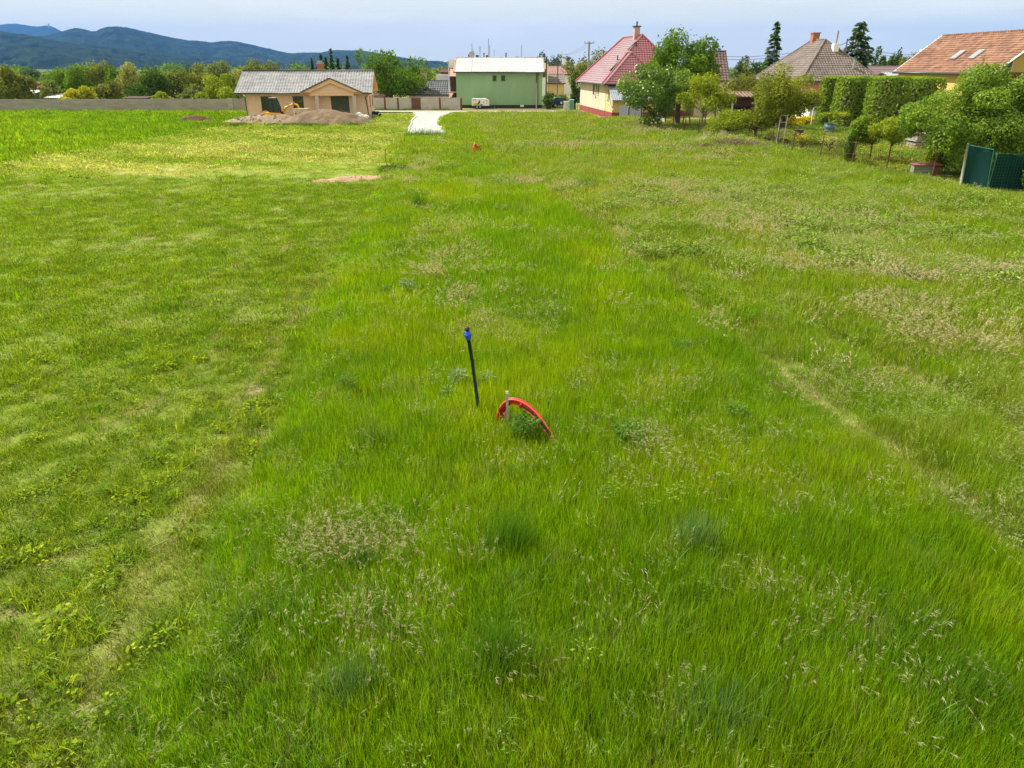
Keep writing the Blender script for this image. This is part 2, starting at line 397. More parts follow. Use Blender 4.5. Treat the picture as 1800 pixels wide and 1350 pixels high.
vm = n.new('ShaderNodeVectorMath'); vm.operation = 'SCALE'; L.new(at.outputs['Color'], vm.inputs[0]); L.new(mr.outputs[0], vm.inputs['Scale'])
L.new(vm.outputs[0], p.inputs['Base Color'])
bp = n.new('ShaderNodeBump'); bp.inputs['Strength'].default_value = .6; bp.inputs['Distance'].default_value = .04; L.new(a.outputs[0], bp.inputs['Height']); L.new(bp.outputs[0], p.inputs['Normal'])
ground = link_mesh('ground', np_mesh('ground', np.stack([X_, Y_, Z_], 1), gf, smooth=True, attrs={'col': gc}), gm)
tag(ground, 'green meadow ground with mown lawn on one side', 'ground', kind='structure')

# ------------------------------------------------------------------ roads
M_CONC = mat('pale_concrete', (.37, .36, .34), .9, .15, .22, .9, stretch=(1.5, .35, 1), bump=.3, bscale=30)
M_KERB = mat('kerb_concrete', (.55, .54, .52), .85, .2, .12, 2)
M_DIRT = mat('beige_gravel', (.36, .31, .24), .95, .1, .22, .8, bump=.5, bscale=20)
ys = np.linspace(66.2, 99.4, 40); v = []; f = []
for i, y in enumerate(ys):
    v += [(road_l(y), y, .05 + .09 * max(0, (y - 90) / 9)), (road_r(y), y, .05 + .09 * max(0, (y - 90) / 9))]
    if i: f.append((2 * i - 2, 2 * i - 1, 2 * i + 1, 2 * i))
me = bpy.data.meshes.new('road'); me.from_pydata(v, [], f)
road = tag(link_mesh('road', me, M_CONC), 'pale concrete access road leading up to the cross street', 'road', kind='structure')
ks = 0
for side, fn in ((-1, road_l), (1, road_r)):
    yy = 66.3
    while yy < 98.8:
        x0, x1 = fn(yy), fn(yy + .96); b = MB(); o_ = .13
        c = [(x0 + (0 if side > 0 else -o_), yy, 0), (x0 + (o_ if side > 0 else 0), yy, 0), (x1 + (o_ if side > 0 else 0), yy + .96, 0), (x1 + (0 if side > 0 else -o_), yy + .96, 0)]
        b.add([(p[0], p[1], -.05) for p in c] + [(p[0], p[1], .13) for p in c], [(3, 2, 1, 0), (4, 5, 6, 7), (0, 1, 5, 4), (1, 2, 6, 5), (2, 3, 7, 6), (3, 0, 4, 7)])
        b.build('kerb_stone', M_KERB, road); yy += 1.0
b = MB(); xs = np.linspace(-110, 45, 60)
vv = []; ff = []
for i, x in enumerate(xs):
    e0 = 99.5 + .35 * math.sin(x * .7) * .4 - (1.0 if x < -36 else 0); e1 = (103.0 if x > -36 else 100.2) + .2 * math.sin(x * 1.3)
    if x < -36: e0 += .8
    vv += [(x, e0, .13 if x > -36 else .06), (x, e1, .13 if x > -36 else .03)]
    if i: ff.append((2 * i - 2, 2 * i, 2 * i + 1, 2 * i - 1))
me = bpy.data.meshes.new('street'); me.from_pydata(vv, [], ff)
tag(link_mesh('street', me, M_DIRT), 'beige cross street running along the walls and green building', 'street', kind='structure')

# ------------------------------------------------------------------ hills
def hill(name, outline, D, width, c1, c2, label, seed, res=12, rough=34, bfall=500):
    """forested ridge whose crest follows surveyed sight lines at distance D"""
    op = np.array(outline, float)
    pxs = np.linspace(op[0, 0], op[-1, 0], int((op[-1, 0] - op[0, 0]) / FPX * D / res))
    pys = np.interp(pxs, op[:, 0], op[:, 1])
    k = 7; ker = np.hanning(k + 2)[1:-1]; ker /= ker.sum(); pys = np.convolve(np.pad(pys, k // 2, 'edge'), ker, 'valid')
    crest = np.array([pt(a, b_, D + 250 * math.sin(a * .013 + seed)) for a, b_ in zip(pxs, pys)])
    nt_ = 64; V = []
    t = np.concatenate([np.linspace(0, 1, nt_), 1 + np.linspace(.06, .5, 8)])
    for ti in t:
        yy = crest[:, 1] - (1 - ti) * width if ti <= 1 else crest[:, 1] + (ti - 1) * width
        xx = crest[:, 0] * (yy / crest[:, 1])
        prof = (ti ** .9) if ti <= 1 else 1 - 1.1 * (ti - 1)
        gul = (fbm(xx / 330 + seed, yy / 330, 4) - .5) * 2
        zz = crest[:, 2] * prof * (1 + .75 * gul * (1 - ti) ** .8 * (ti < 1))
        zz = zz + rough * (fbm(xx / 30 + seed * 3, yy / 30, 3) - .5) * (max(.22, min(1, 3 * (1 - ti))) if ti <= 1 else .2) - 3 * (1 - ti)
        V.append(np.stack([xx, yy, zz], 1))
    V = np.array(V); a, bq = V.shape[:2]
    i = (np.arange(bq - 1)[None, :] + bq * np.arange(a - 1)[:, None]).ravel()
    fm = np.stack([i, i + 1, i + 1 + bq, i + bq], 1)
    m = mat('forest_' + name + str(seed), c1, 1.0, 0, 0, .014, c2=c2, bump=1.0, bscale=.05)
    for nd in m.node_tree.nodes:
        if nd.type == 'BUMP': nd.inputs['Distance'].default_value = 6
    o = link_mesh(name, np_mesh(name, V.reshape(-1, 3), fm, smooth=True), m)
    return tag(o, label, 'hills', kind='structure')
FOR1, FOR2 = (.003, .007, .008), (.034, .054, .027)
hill('hills', [(-260, 60), (-120, 48), (0, 44), (15, 41), (40, 43), (60, 47), (75, 46), (85, 43), (95, 48), (107, 55), (130, 64), (200, 90), (300, 112)], 9000, 2200, FOR1, FOR2, 'pale distant ridge with a small hilltop mast', 1, res=30)
hill('hills', [(-260, 90), (-100, 82), (0, 74), (60, 64), (90, 60.5), (107, 55.5), (125, 50), (138, 49), (150, 51), (166, 57), (172, 53), (182, 48), (192, 46), (205, 46), (222, 48), (250, 54), (280, 61), (310, 68), (335, 71), (355, 72), (372, 75), (390, 71.5), (410, 72), (440, 78), (470, 85), (500, 92), (515, 94.5), (535, 91.5), (560, 93), (580, 89), (600, 88), (640, 89), (690, 98), (740, 106.5), (765, 107), (790, 109), (860, 113), (1000, 117.5)], 5200, 1900, FOR1, FOR2, 'long blue forested ridge falling away behind the bungalow', 2, res=14)
hill('hills', [(-260, 45), (-100, 50), (0, 55), (20, 58), (50, 61), (70, 66), (95, 71), (150, 79), (230, 86), (330, 97), (420, 105), (560, 114), (700, 118)], 3400, 1300, FOR1, FOR2, 'nearer dark forested slope at the far end of the ridge', 3, res=10)
b = MB(); tp = pt(85, 41.0, 9000); bs = pt(85, 45, 9000)
b.tube([bs - Vector((0, 0, 20)), tp], [6, 2.5], 6); b.box(tp.x - 12, tp.x + 12, tp.y - 6, tp.y + 6, tp.z - 12, tp.z - 4)
tag(b.build('hilltop_mast', mat('mast_steel', (.4, .4, .42))), 'tiny mast standing on the pale distant ridge', 'mast')

# haze: one closed box of even, pale air round the whole place
b = MB(); b.box(-14000, 14000, -300, 13500, -1.6, 620)
hz = bpy.data.materials.new('haze_air'); hz.use_nodes = True; hz.node_tree.nodes.clear()
ho = hz.node_tree.nodes.new('ShaderNodeOutputMaterial'); hv = hz.node_tree.nodes.new('ShaderNodeVolumePrincipled')
hv.inputs['Color'].default_value = (.12, .38, 1, 1); hv.inputs['Density'].default_value = HAZE = 6.5e-5; hv.inputs['Anisotropy'].default_value = .0
hz.node_tree.links.new(hv.outputs[0], ho.inputs['Volume'])
tag(b.build('haze', hz), 'faint summer haze over the valley', 'haze', kind='stuff')
# ------------------------------------------------------------------ grass
rng = np.random.default_rng(11)
M_GRASS = leaf_mat('grass_blade', None, None, .5, inst=True, gloss=.010)
M_SEEDH = leaf_mat('seed_head', (.36, .30, .18), (.62, .55, .38), .35, gloss=.008)
M_SEEDG = leaf_mat('green_seed_head', (.20, .29, .05), (.38, .45, .16), .4, gloss=.006)
M_WEED = leaf_mat('weed_leaf', None, None, .42, inst=True, gloss=.006)

def blades(nb, rad, h0, h1, w0, lean=.35, curve=.5, seg=3, wind=(.25, -.05), bunch=.5):
    """nb curved blades in a disc: vertices, quads, tint"""
    a = rng.uniform(0, 2 * np.pi, nb); r = rad * rng.random(nb) ** bunch
    bx, by = r * np.cos(a), r * np.sin(a); h = rng.uniform(h0, h1, nb) * rng.uniform(.75, 1.15, nb)
    th = rng.uniform(0, 2 * np.pi, nb); le = np.abs(rng.normal(0, lean, nb))
    dx, dy = np.cos(th) * le + wind[0], np.sin(th) * le + wind[1]
    fa = rng.uniform(0, np.pi, nb); wx, wy = np.cos(fa), np.sin(fa)
    w = w0 * rng.uniform(.7, 1.3, nb); tint = rng.random(nb); V = []; T = []
    cv = curve * rng.uniform(.3, 1.6, nb)
    for k in range(seg + 1):
        t = k / seg; bend = t * .45 + t * t * cv
        ww = w * (1 - t ** 1.6 * .93) * .5
        X = bx + dx * h * bend; Y = by + dy * h * bend; Z = h * (t - .28 * t * t * cv * np.hypot(dx, dy) * 2)
        V.append(np.stack([X - wx * ww, Y - wy * ww, Z], 1)); V.append(np.stack([X + wx * ww, Y + wy * ww, Z], 1))
        T += [tint, tint]
    V = np.stack(V, 1).reshape(-1, 3); T = np.stack(T, 1).ravel()
    b = np.arange(nb)[:, None] * (2 * (seg + 1)); F = [b + np.array([2 * k, 2 * k + 1, 2 * k + 3, 2 * k + 2])[None] for k in range(seg)]
    return V, np.concatenate(F), T
def leaves_clump(n, rad, h, lw, ll):
    """broad small leaves on an upright clump"""
    a = rng.uniform(0, 2 * np.pi, n); z = h * rng.random(n) ** .7; r = rad * np.sqrt(rng.random(n)) * (1 - .4 * z / h)
    P = np.stack([r * np.cos(a), r * np.sin(a), z + .02], 1)
    d = np.stack([np.cos(a + rng.normal(0, .7, n)), np.sin(a + rng.normal(0, .7, n)), rng.uniform(-.3, .7, n)], 1); d /= np.linalg.norm(d, axis=1)[:, None]
    q = np.cross(d, rng.normal(0, .4, (n, 3)) + [0, 0, 1]); q /= np.linalg.norm(q, axis=1)[:, None]
    l = ll * rng.uniform(.6, 1.3, n)[:, None]; w_ = lw * rng.uniform(.6, 1.3, n)[:, None]
    V = np.stack([P, P + d * l * .5 + q * w_, P + d * l, P + d * l * .5 - q * w_], 1).reshape(-1, 3)
    F = np.arange(4 * n).reshape(-1, 4); return V, F, np.repeat(rng.random(n), 4)

protos = bpy.data.collections.new('tuft_kinds')
PK = {}
def proto(kind, V, F, T, mats, split=None):
    k = len(protos.objects); me = np_mesh('tuft', V, F, T)
    for m_ in mats: me.materials.append(m_)
    if split is not None: me.polygons.foreach_set('material_index', split)
    o = bpy.data.objects.new('tuft_%02d' % k, me); protos.objects.link(o); PK.setdefault(kind, []).append(k)
for i in range(5): proto('tallN', *blades(64, .20, .14, .33, .0068, lean=.28, curve=.35, wind=(.14, -.03)), [M_GRASS])
for i in range(4): proto('tallM', *blades(95, .42, .16, .34, .014, lean=.28, curve=.35, wind=(.14, -.03)), [M_GRASS])
for i in range(3): proto('tallF', *blades(140, .95, .16, .34, .034, seg=2, lean=.28, curve=.35, wind=(.14, -.03)), [M_GRASS])
for i in range(5): proto('shortN', *blades(60, .17, .025, .085, .0065, lean=.9, curve=.6, seg=2, wind=(0, 0)), [M_GRASS])
for i in range(4): proto('shortM', *blades(90, .40, .03, .09, .016, lean=.8, seg=2, wind=(0, 0)), [M_GRASS])
for i in range(3): proto('shortF', *blades(120, .95, .05, .12, .05, lean=.7, seg=2, wind=(0, 0)), [M_GRASS])
for i in range(3): proto('weed', *leaves_clump(90, .16, .24, .008, .036), [M_WEED])
for i in range(2): proto('weedF', *leaves_clump(170, .5, .32, .020, .075), [M_WEED])
for i in range(2): proto('flat', *leaves_clump(34, .12, .04, .012, .045), [M_WEED])
for i in range(3): proto('archN', *blades(30, .12, .22, .42, .010, lean=.28, curve=1.5, seg=6, wind=(.2, -.06)), [M_GRASS])
for i in range(3): proto('spikyN', *blades(34, .09, .07, .17, .0075, lean=.75, curve=.7, seg=3, wind=(0, 0)), [M_GRASS])
def seed_proto(n, rad, wst, hw, sm=None, k=10):
    V1, F1, T1 = blades(n, rad, .34, .52, wst, lean=.35, curve=.7, seg=3, wind=(.4, -.1))
    tip = V1.reshape(n, 8, 3)[:, 6:].mean(1); pr = V1.reshape(n, 8, 3)[:, 4:6].mean(1)
    d = tip - pr; d /= np.linalg.norm(d, axis=1)[:, None]; V = []; 
    N = n * k
    base = np.repeat(tip, k, 0) - np.repeat(d, k, 0) * rng.uniform(-.03, .09, (N, 1)); dd = np.repeat(d, k, 0) * .7 + rng.normal(0, .22, (N, 3)) + [.42, -.12, -.42]
    dd /= np.linalg.norm(dd, axis=1)[:, None]; q = np.cross(dd, rng.normal(0, 1, (N, 3))); q /= np.linalg.norm(q, axis=1)[:, None]
    l = rng.uniform(.045, .10, (N, 1)) * (hw / .006) ** .35
    V2 = np.stack([base, base + dd * l * .45 + q * hw, base + dd * l, base + dd * l * .45 - q * hw], 1).reshape(-1, 3)
    F2 = np.arange(4 * N).reshape(-1, 4) + len(V1)
    sp = np.concatenate([np.zeros(len(F1), np.int32), np.ones(len(F2), np.int32)])
    return np.concatenate([V1, V2]), np.concatenate([F1, F2]), np.concatenate([T1, np.repeat(rng.random(N), 4)]), [M_GRASS, sm or M_SEEDH], sp
for i in range(3): proto('seedN', *seed_proto(12, .18, .003, .0017))
for i in range(2): proto('seedM', *seed_proto(20, .42, .006, .0045))
for i in range(2): proto('seedF', *seed_proto(28, .85, .015, .013))
for i in range(3): proto('nodN', *seed_proto(12, .2, .005, .003, M_SEEDG, 7))
for i in range(2): proto('nodM', *seed_proto(24, .45, .009, .0075, M_SEEDG, 7))
for i in range(2): proto('nodF', *seed_proto(34, .9, .018, .018, M_SEEDG, 7))

def scatter(name, label, cat, P, rot, scl, idx, colr):
    me = bpy.data.meshes.new(name); me.vertices.add(len(P)); me.vertices.foreach_set('co', P.astype(np.float32).ravel())
    a = me.attributes.new('rot', 'FLOAT_VECTOR', 'POINT'); a.data.foreach_set('vector', rot.astype(np.float32).ravel())
    a = me.attributes.new('scl', 'FLOAT_VECTOR', 'POINT'); a.data.foreach_set('vector', scl.astype(np.float32).ravel())
    a = me.attributes.new('idx', 'INT', 'POINT'); a.data.foreach_set('value', idx.astype(np.int32))
    a = me.attributes.new('col', 'FLOAT_COLOR', 'POINT'); c4 = np.ones((len(P), 4), np.float32); c4[:, :3] = colr; a.data.foreach_set('color', c4.ravel())
    o = link_mesh(name, me); tag(o, label, cat, kind='stuff')
    g = bpy.data.node_groups.new('scatter_' + name, 'GeometryNodeTree')
    g.interface.new_socket('Geometry', in_out='INPUT', socket_type='NodeSocketGeometry'); g.interface.new_socket('Geometry', in_out='OUTPUT', socket_type='NodeSocketGeometry')
    gi = g.nodes.new('NodeGroupInput'); go = g.nodes.new('NodeGroupOutput')
    ip = g.nodes.new('GeometryNodeInstanceOnPoints'); ci = g.nodes.new('GeometryNodeCollectionInfo')
    ci.inputs['Collection'].default_value = protos; ci.inputs['Separate Children'].default_value = True; ci.inputs['Reset Children'].default_value = True
    ip.inputs['Pick Instance'].default_value = True
    def na(nm, ty):
        q = g.nodes.new('GeometryNodeInputNamedAttribute'); q.data_type = ty; q.inputs['Name'].default_value = nm
        return [s_ for s_ in q.outputs if s_.enabled and s_.name == 'Attribute'][0]
    g.links.new(gi.outputs[0], ip.inputs['Points']); g.links.new(ci.outputs[0], ip.inputs['Instance'])
    g.links.new(na('idx', 'INT'), ip.inputs['Instance Index']); g.links.new(na('rot', 'FLOAT_VECTOR'), ip.inputs['Rotation']); g.links.new(na('scl', 'FLOAT_VECTOR'), ip.inputs['Scale'])
    g.links.new(ip.outputs[0], go.inputs[0])
    md = o.modifiers.new('scatter', 'NODES'); md.node_group = g
    return o

BANDS = [(2.6, 7, 120), (7, 11, 105), (11, 17, 80), (17, 26, 26), (26, 38, 17), (38, 55, 9), (55, 80, 4.5), (80, 104, 3.2), (104, 128, 2.0)]
THN = lambda r1: R(74) if r1 <= 7 else R(66) if r1 <= 11 else R(57) if r1 <= 17 else R(51) if r1 <= 26 else R(47) if r1 <= 38 else R(44)
def sample(mult, bands=BANDS):
    xs = []; ys_ = []; rs = []
    for r0, r1, rho in bands:
        TH = THN(r1); nn = int(TH * (r1 * r1 - r0 * r0) * rho * mult)
        r = np.sqrt(rng.random(nn) * (r1 * r1 - r0 * r0) + r0 * r0); t = rng.uniform(-TH, TH, nn)
        xs.append(r * np.sin(t)); ys_.append(r * np.cos(t)); rs.append(r)
    return np.concatenate(xs), np.concatenate(ys_), np.concatenate(rs)
def blocked(x, y):
    b = (y > 99.2) & (x > -36)
    b |= (y > 66) & (x > road_l(y) - .8) & (x < road_r(y) + .6)
    b |= (y > 101.2)
    b |= (x > -30.5) & (x < -15.2) & (y > 84.6) & (y < 96)                        # bungalow
    b |= ((x + 19.3) / 4.3) ** 2 + ((y - 79.6) / 1.9) ** 2 < .62                  # mound of earth
    b |= ((x + 26.2) / 3.4) ** 2 + ((y - 80.4) / 1.6) ** 2 < .7
    b |= ((x + 33.4) / 1.9) ** 2 + ((y - 81.0) / 1.2) ** 2 < .8
    b |= ((x + 8.2) / 1.5) ** 2 + ((y - 39.3 - .5 * (x + 8.2)) / .55) ** 2 < .7       # strip of bare soil
    b |= ((x - 15.2) / 1.9) ** 2 + ((y - 51.2) / .9) ** 2 < 1
    b |= (x > fence_x(y) - 6.8 + .0 * y) & (y > 84) & (x > 9.3)
    return b
def pick(kinds, n): return np.array(kinds)[rng.integers(0, len(kinds), n)]
def lod(r, kn, km, kf, a=17, b=52):
    j = rng.normal(0, 1.2, len(r)); idx = np.where(r + j < a, pick(PK[kn], len(r)), np.where(r + j * 3 < b, pick(PK[km], len(r)), pick(PK[kf], len(r)))); return idx
def emit(name, label, cat, x, y, idx, colr, sc, tilt=.12, sz=None):
    nn = len(x); P = np.stack([x, y, hgt(x, y) - .01], 1)
    rot = np.stack([rng.normal(0, tilt, nn), rng.normal(0, tilt, nn), rng.uniform(0, 2 * np.pi, nn)], 1)
    s3 = np.repeat(sc[:, None], 3, 1)
    if sz is not None: s3[:, 2] *= sz
    return scatter(name, label, cat, P, rot, s3, idx, np.clip(colr, 0, 1))

# tall meadow grass
x, y, r = sample(1.0); Z = zones(x, y); k = ~blocked(x, y)
keep = k & ((Z['lawn'] < .5) | ((Z['s'] > -.5) & (rng.random(len(x)) < .12))) & (Z['crop'] < .5) & (Z['garden'] < .5)
keep &= rng.random(len(x)) > .3 * Z['rut'] + .35 * Z['edge']
x, y, r = x[keep], y[keep], r[keep]; Z = zones(x, y)
c = grass_col(x, y, Z) * rng.uniform(.8, 1.22, (len(x), 1)) * np.array([1, 1, 1]); c[:, 0] *= rng.uniform(.85, 1.2, len(x))
sel = rng.random(len(x)) < .05; c[sel] = lerp(c[sel], STRAW * np.ones((sel.sum(), 3)), rng.uniform(.4, .9, sel.sum()))
hn = fbm(x * .45 + 40, y * .45, 3); hh = np.clip(.45 + 1.15 * hn, .55, 1.5) * (1 - .72 * Z['rut']) * (1 - .3 * Z['edge']) * (1 - .35 * seed_w(x, y))
verge = np.exp(-((x + 11.6 + .0 * y) / 1.8) ** 2) * (y > 70) * (y < 97); hh = hh * (.38 + .62 * sstep(-.3, 1.5, Z['s'])) * (1 + .3 * verge) * (1 - .78 * sstep(88, 97, y)); near_road = ((y > 58) & (y < 66.5) & (x > -10.5) & (x < -5)); hh = np.where(near_road, hh * .35, hh)
emit('meadow_grass', 'tall bright green uncut grass filling the middle plot', 'grass', x, y, lod(r, 'tallN', 'tallM', 'tallF'), c, rng.uniform(.8, 1.15, len(x)), .1, hh)

# mown lawn + hay + crop + garden turf
def short(name, label, mask, mult, hmul, cat='grass'):
    x, y, r = sample(mult); Z = zones(x, y); kk = ~blocked(x, y) & (mask(Z) > .5)
    kk &= rng.random(len(x)) > .93 * bare(x, y, Z)
    x, y, r = x[kk], y[kk], r[kk]; Z = zones(x, y); nn = len(x)
    c = grass_col(x, y, Z) * rng.uniform(.62, 1.35, (nn, 1)); c[:, 0] *= rng.uniform(.85, 1.2, nn)
    sel = rng.random(nn) < .04 * (1 - Z['hay']) * (1 - Z['crop']); c[sel] = STRAW * rng.uniform(.6, 1.1, (sel.sum(), 1))
    hh = np.clip(.2 + 1.6 * fbm(x * 2.2 + 11, y * 2.2, 3), .4, 1.9) * hmul * rng.uniform(.7, 1.4, nn)
    emit(name, label, cat, x, y, lod(r, 'shortN', 'shortM', 'shortF'), c, rng.uniform(.8, 1.2, nn), .15, hh)
short('mown_grass', 'short mown olive green lawn beside the tall grass', lambda Z: Z['lawn'] * (Z['hay'] < .5), 1.0, 1.1)
short('hay_stubble', 'yellowish freshly cut hay strip in front of the bungalow', lambda Z: Z['hay'], 1.2, .8)
short('young_crop', 'vivid green crop field in front of the concrete wall', lambda Z: Z['crop'], 1.6, 2.3, 'crop')
short('garden_turf', 'mown garden turf behind the wire fence', lambda Z: Z['garden'] * (1 - Z['crop']), 1.2, 1.0)

# small tufts and flat leafy weeds in the lawn
x, y, r = sample(.36, BANDS[:6]); Z = zones(x, y); kk = ~blocked(x, y) & (Z['lawn'] > .5) & (r < 40) & (fbm(x * 1.7 + 60, y * 1.7, 3) > .47)
x, y, r = x[kk], y[kk], r[kk]; nn = len(x); c = lerp(C(.11, .22, .015), C(.30, .37, .012), rng.random(nn))
idx = np.where(rng.random(nn) < .35, pick(PK['flat'], nn), pick(PK['spikyN'], nn)); 
emit('lawn_weeds', 'low leafy weeds and fresh tufts dotted over the lawn', 'weeds', x, y, idx, c, np.where(idx == 0, 1, rng.uniform(.7, 1.8, nn)), .2)

# leafy weeds in the rough ground
x, y, r = sample(.16); Z = zones(x, y); kk = ~blocked(x, y) & (Z['lawn'] < .5) & (Z['crop'] < .5) & (Z['garden'] < .5)
wn = fbm(x * .5 + 70, y * .5, 3); dens = sstep(.5, .64, wn) * (.18 + .82 * Z['rough']); kk &= rng.random(len(x)) < dens
x, y, r = x[kk], y[kk], r[kk]; nn = len(x); c = lerp(C(.15, .25, .03), C(.24, .32, .06), rng.random(nn))
emit('meadow_weeds', 'grey green leafy weeds spread through the rough meadow', 'weeds', x, y, np.where(r < 22, pick(PK['weed'], nn), pick(PK['weedF'], nn)), c, rng.uniform(.7, 1.4, nn), .15)

# arching broad blades near the camera
x, y, r = sample(.16, BANDS[:3]); Z = zones(x, y); kk = (Z['lawn'] < .5) & (Z['garden'] < .5) & (rng.random(len(x)) < sstep(.42, .62, fbm(x * .8 + 20, y * .8 + 4, 3)) * sstep(13, 7, y))
x, y, r = x[kk], y[kk], r[kk]; nn = len(x); c = lerp(C(.09, .21, .03), C(.19, .28, .04), rng.random(nn))
emit('arching_grass', 'long arching grass blades in the nearest part of the meadow', 'grass', x, y, pick(PK['archN'], nn), c, rng.uniform(.7, 1.15, nn), .15)

# seed heads
x, y, r = sample(.75); Z = zones(x, y); sw = seed_w(x, y); fn_ = fbm(x * 1.1 + 50, y * 1.1, 3)
kk = ~blocked(x, y) & (Z['lawn'] < .5) & (Z['crop'] < .5) & (Z['garden'] < .5)
kk &= rng.random(len(x)) < np.clip(1.25 * sw * sstep(.3, .55, fn_), 0, 1) * .55 + .015 * Z['rough'] + .010
x, y, r = x[kk], y[kk], r[kk]; Z = zones(x, y); nn = len(x)
emit('seed_heads', 'dry beige drooping grass seed heads in loose patches', 'grass', x, y, lod(r, 'seedN', 'seedM', 'seedF'), lerp(C(.16, .17, .06), C(.24, .22, .10), rng.random(nn)), rng.uniform(.75, 1.1, nn), .15)

# nodding pale green grass heads all through the rough side
x, y, r = sample(.45); Z = zones(x, y); kk = ~blocked(x, y) & (Z['lawn'] < .5) & (Z['crop'] < .5) & (Z['garden'] < .5); dn = fbm(x * .6 + 15, y * .6 + 2, 4)
kk &= rng.random(len(x)) < (.10 + .75 * Z['rough']) * sstep(.40, .62, dn) * (1 - .7 * Z['rut'])
x, y, r = x[kk], y[kk], r[kk]; Z = zones(x, y); nn = len(x)
emit('nodding_grass', 'pale green nodding grass heads through the rough side of the meadow', 'grass', x, y, lod(r, 'nodN', 'nodM', 'nodF'), grass_col(x, y, Z), rng.uniform(.55, .95, nn), .15)

# dark weeds along the foot of the walls and round the mounds
xs = []; ys_ = []
for x0, x1, y0, y1, nn in ((-100, -36, 101.6, 101.9, 240), (-36, -8.3, 104.9, 105.4, 150), (-31, -13.6, 75.9, 77.5, 1100), (-31, -14.5, 82.3, 83.3, 120)):
    t = rng.random(nn); xs.append(x0 + (x1 - x0) * t); ys_.append(rng.uniform(y0, y1, nn))
x = np.concatenate(xs); y = np.concatenate(ys_); kk = fbm(x * .5, y * .3 + 3, 2) > .42; x, y = x[kk], y[kk]; nn = len(x)
emit('wall_foot_weeds', 'dark green weeds along the foot of walls and earth mounds', 'weeds', x, y, np.where(rng.random(nn) < .5, pick(PK['weedF'], nn), pick(PK['tallF'], nn)), lerp(C(.05, .12, .025), C(.13, .22, .03), rng.random(nn)), rng.uniform(.5, .95, nn), .15)
# ------------------------------------------------------------------ materials of buildings
M_PEACH = mat('peach_plaster', (.76, .53, .39), .9, .15, .06, 1.5, bump=.1, bscale=60)
M_PEACH2 = mat('peach_soffit', (.80, .50, .32), .85, .15, .05, 2)
M_GREY_PL = mat('grey_plinth', (.34, .34, .36), .9, .15, .12, 3)
M_COLUMN = mat('raw_column', (.52, .46, .42), .9, .1, .1, 4)
M_DKGUT = mat('dark_gutter', (.035, .05, .05), .4, .5, .1)
M_GLASS = mat('window_glass', (.03, .05, .04), .08, .6, .2, .8)
M_BROWNF = mat('brown_frame', (.10, .055, .035), .6, .3)
M_WHITE = mat('white_paint', (.78, .78, .76), .6, .3, .05)
M_TILE_G = tile_mat('grey_roof_tile', (.27, .27, .285), .38, .5, .3, (3.4, 2.6, 2.6))
M_BRICK = mat('chimney_brick', (.36, .16, .09), .9, .1, .25, 6)
M_GREENW = mat('green_render', (.28, .45, .26), .92, .12, .09, .7, stretch=(1, 1, .2), bump=.08, bscale=40)
M_TIN = mat('weathered_tin', (.41, .38, .37), .6, .3, 0, 1.4, c2=(.58, .56, .55), stretch=(3, .7, .7))
M_RUSTTIN = mat('rust_edge_tin', (.45, .25, .20), .7, .2, .3, 3)
M_DKWOOD = mat('dark_wood', (.075, .042, .03), .85, .15, .3, 2, stretch=(6, 6, 1))
M_BLOCK = mat('white_block', (.55, .51, .48), .92, .1, .14, 1.8)
M_MORTAR = mat('block_mortar', (.34, .31, .29), .95, .05, .1)
M_REDGATE = mat('brown_gate', (.17, .07, .05), .8, .2, .25, 2, stretch=(8, 8, 1))
M_CONCW = mat('rough_concrete', (.36, .325, .29), .95, .08, .2, .9, bump=.5, bscale=14, stretch=(.6, 1, 3))
M_CONCP = mat('wall_post_concrete', (.40, .36, .32), .95, .08, .15, 2)
M_RED_T = tile_mat('red_metal_tile', (.27, .028, .062), .16, .85, .12, (2.6, 2.6, 2.6))
for k_, v_ in (('Coat Weight', 1), ('Coat Roughness', .10), ('Coat IOR', 2.0)): M_RED_T.node_tree.nodes['Principled BSDF'].inputs[k_].default_value = v_
M_BROWN_T = tile_mat('brown_roof_tile', (.165, .135, .12), .75, .25, .3, (3, 3, 3))
M_ORANGE_T = tile_mat('orange_roof_tile', (.235, .128, .085), .8, .2, .42, (2.4, 2.4, 2.4))
M_BEIGE = mat('beige_plaster', (.56, .47, .35), .92, .1, .14, .6, stretch=(1, 1, .3), bump=.1, bscale=40)
M_YELLOW = mat('yellow_plaster', (.60, .43, .20), .92, .1, .12, .8, stretch=(1, 1, .3))
M_YELLOW2 = mat('warm_yellow_plaster', (.62, .44, .14), .92, .1, .07, .8)
M_REDBASE = mat('red_plinth', (.25, .055, .06), .85, .2, .15, 1.5)
M_PINK = mat('pink_plaster', (.55, .22, .28), .9, .1, .08)
M_DKSHEET = mat('dark_grey_sheet', (.15, .16, .18), .6, .3, .15, 2, stretch=(4, 4, .5))
M_TINB = mat('bluish_sheet', (.30, .33, .38), .45, .4, .1, 2, metal=.3, stretch=(4, 4, .5))
M_STEEL = mat('grey_steel', (.33, .34, .35), .5, .5, .12, metal=.4)
M_POLE = mat('pole_concrete', (.36, .35, .33), .9, .1, .12)
M_RUST = mat('rusty_steel', (.13, .065, .035), .8, .2, .35, 9)
M_WIRE = mat('wire_dark', (.06, .06, .065), .6, .3, .05)

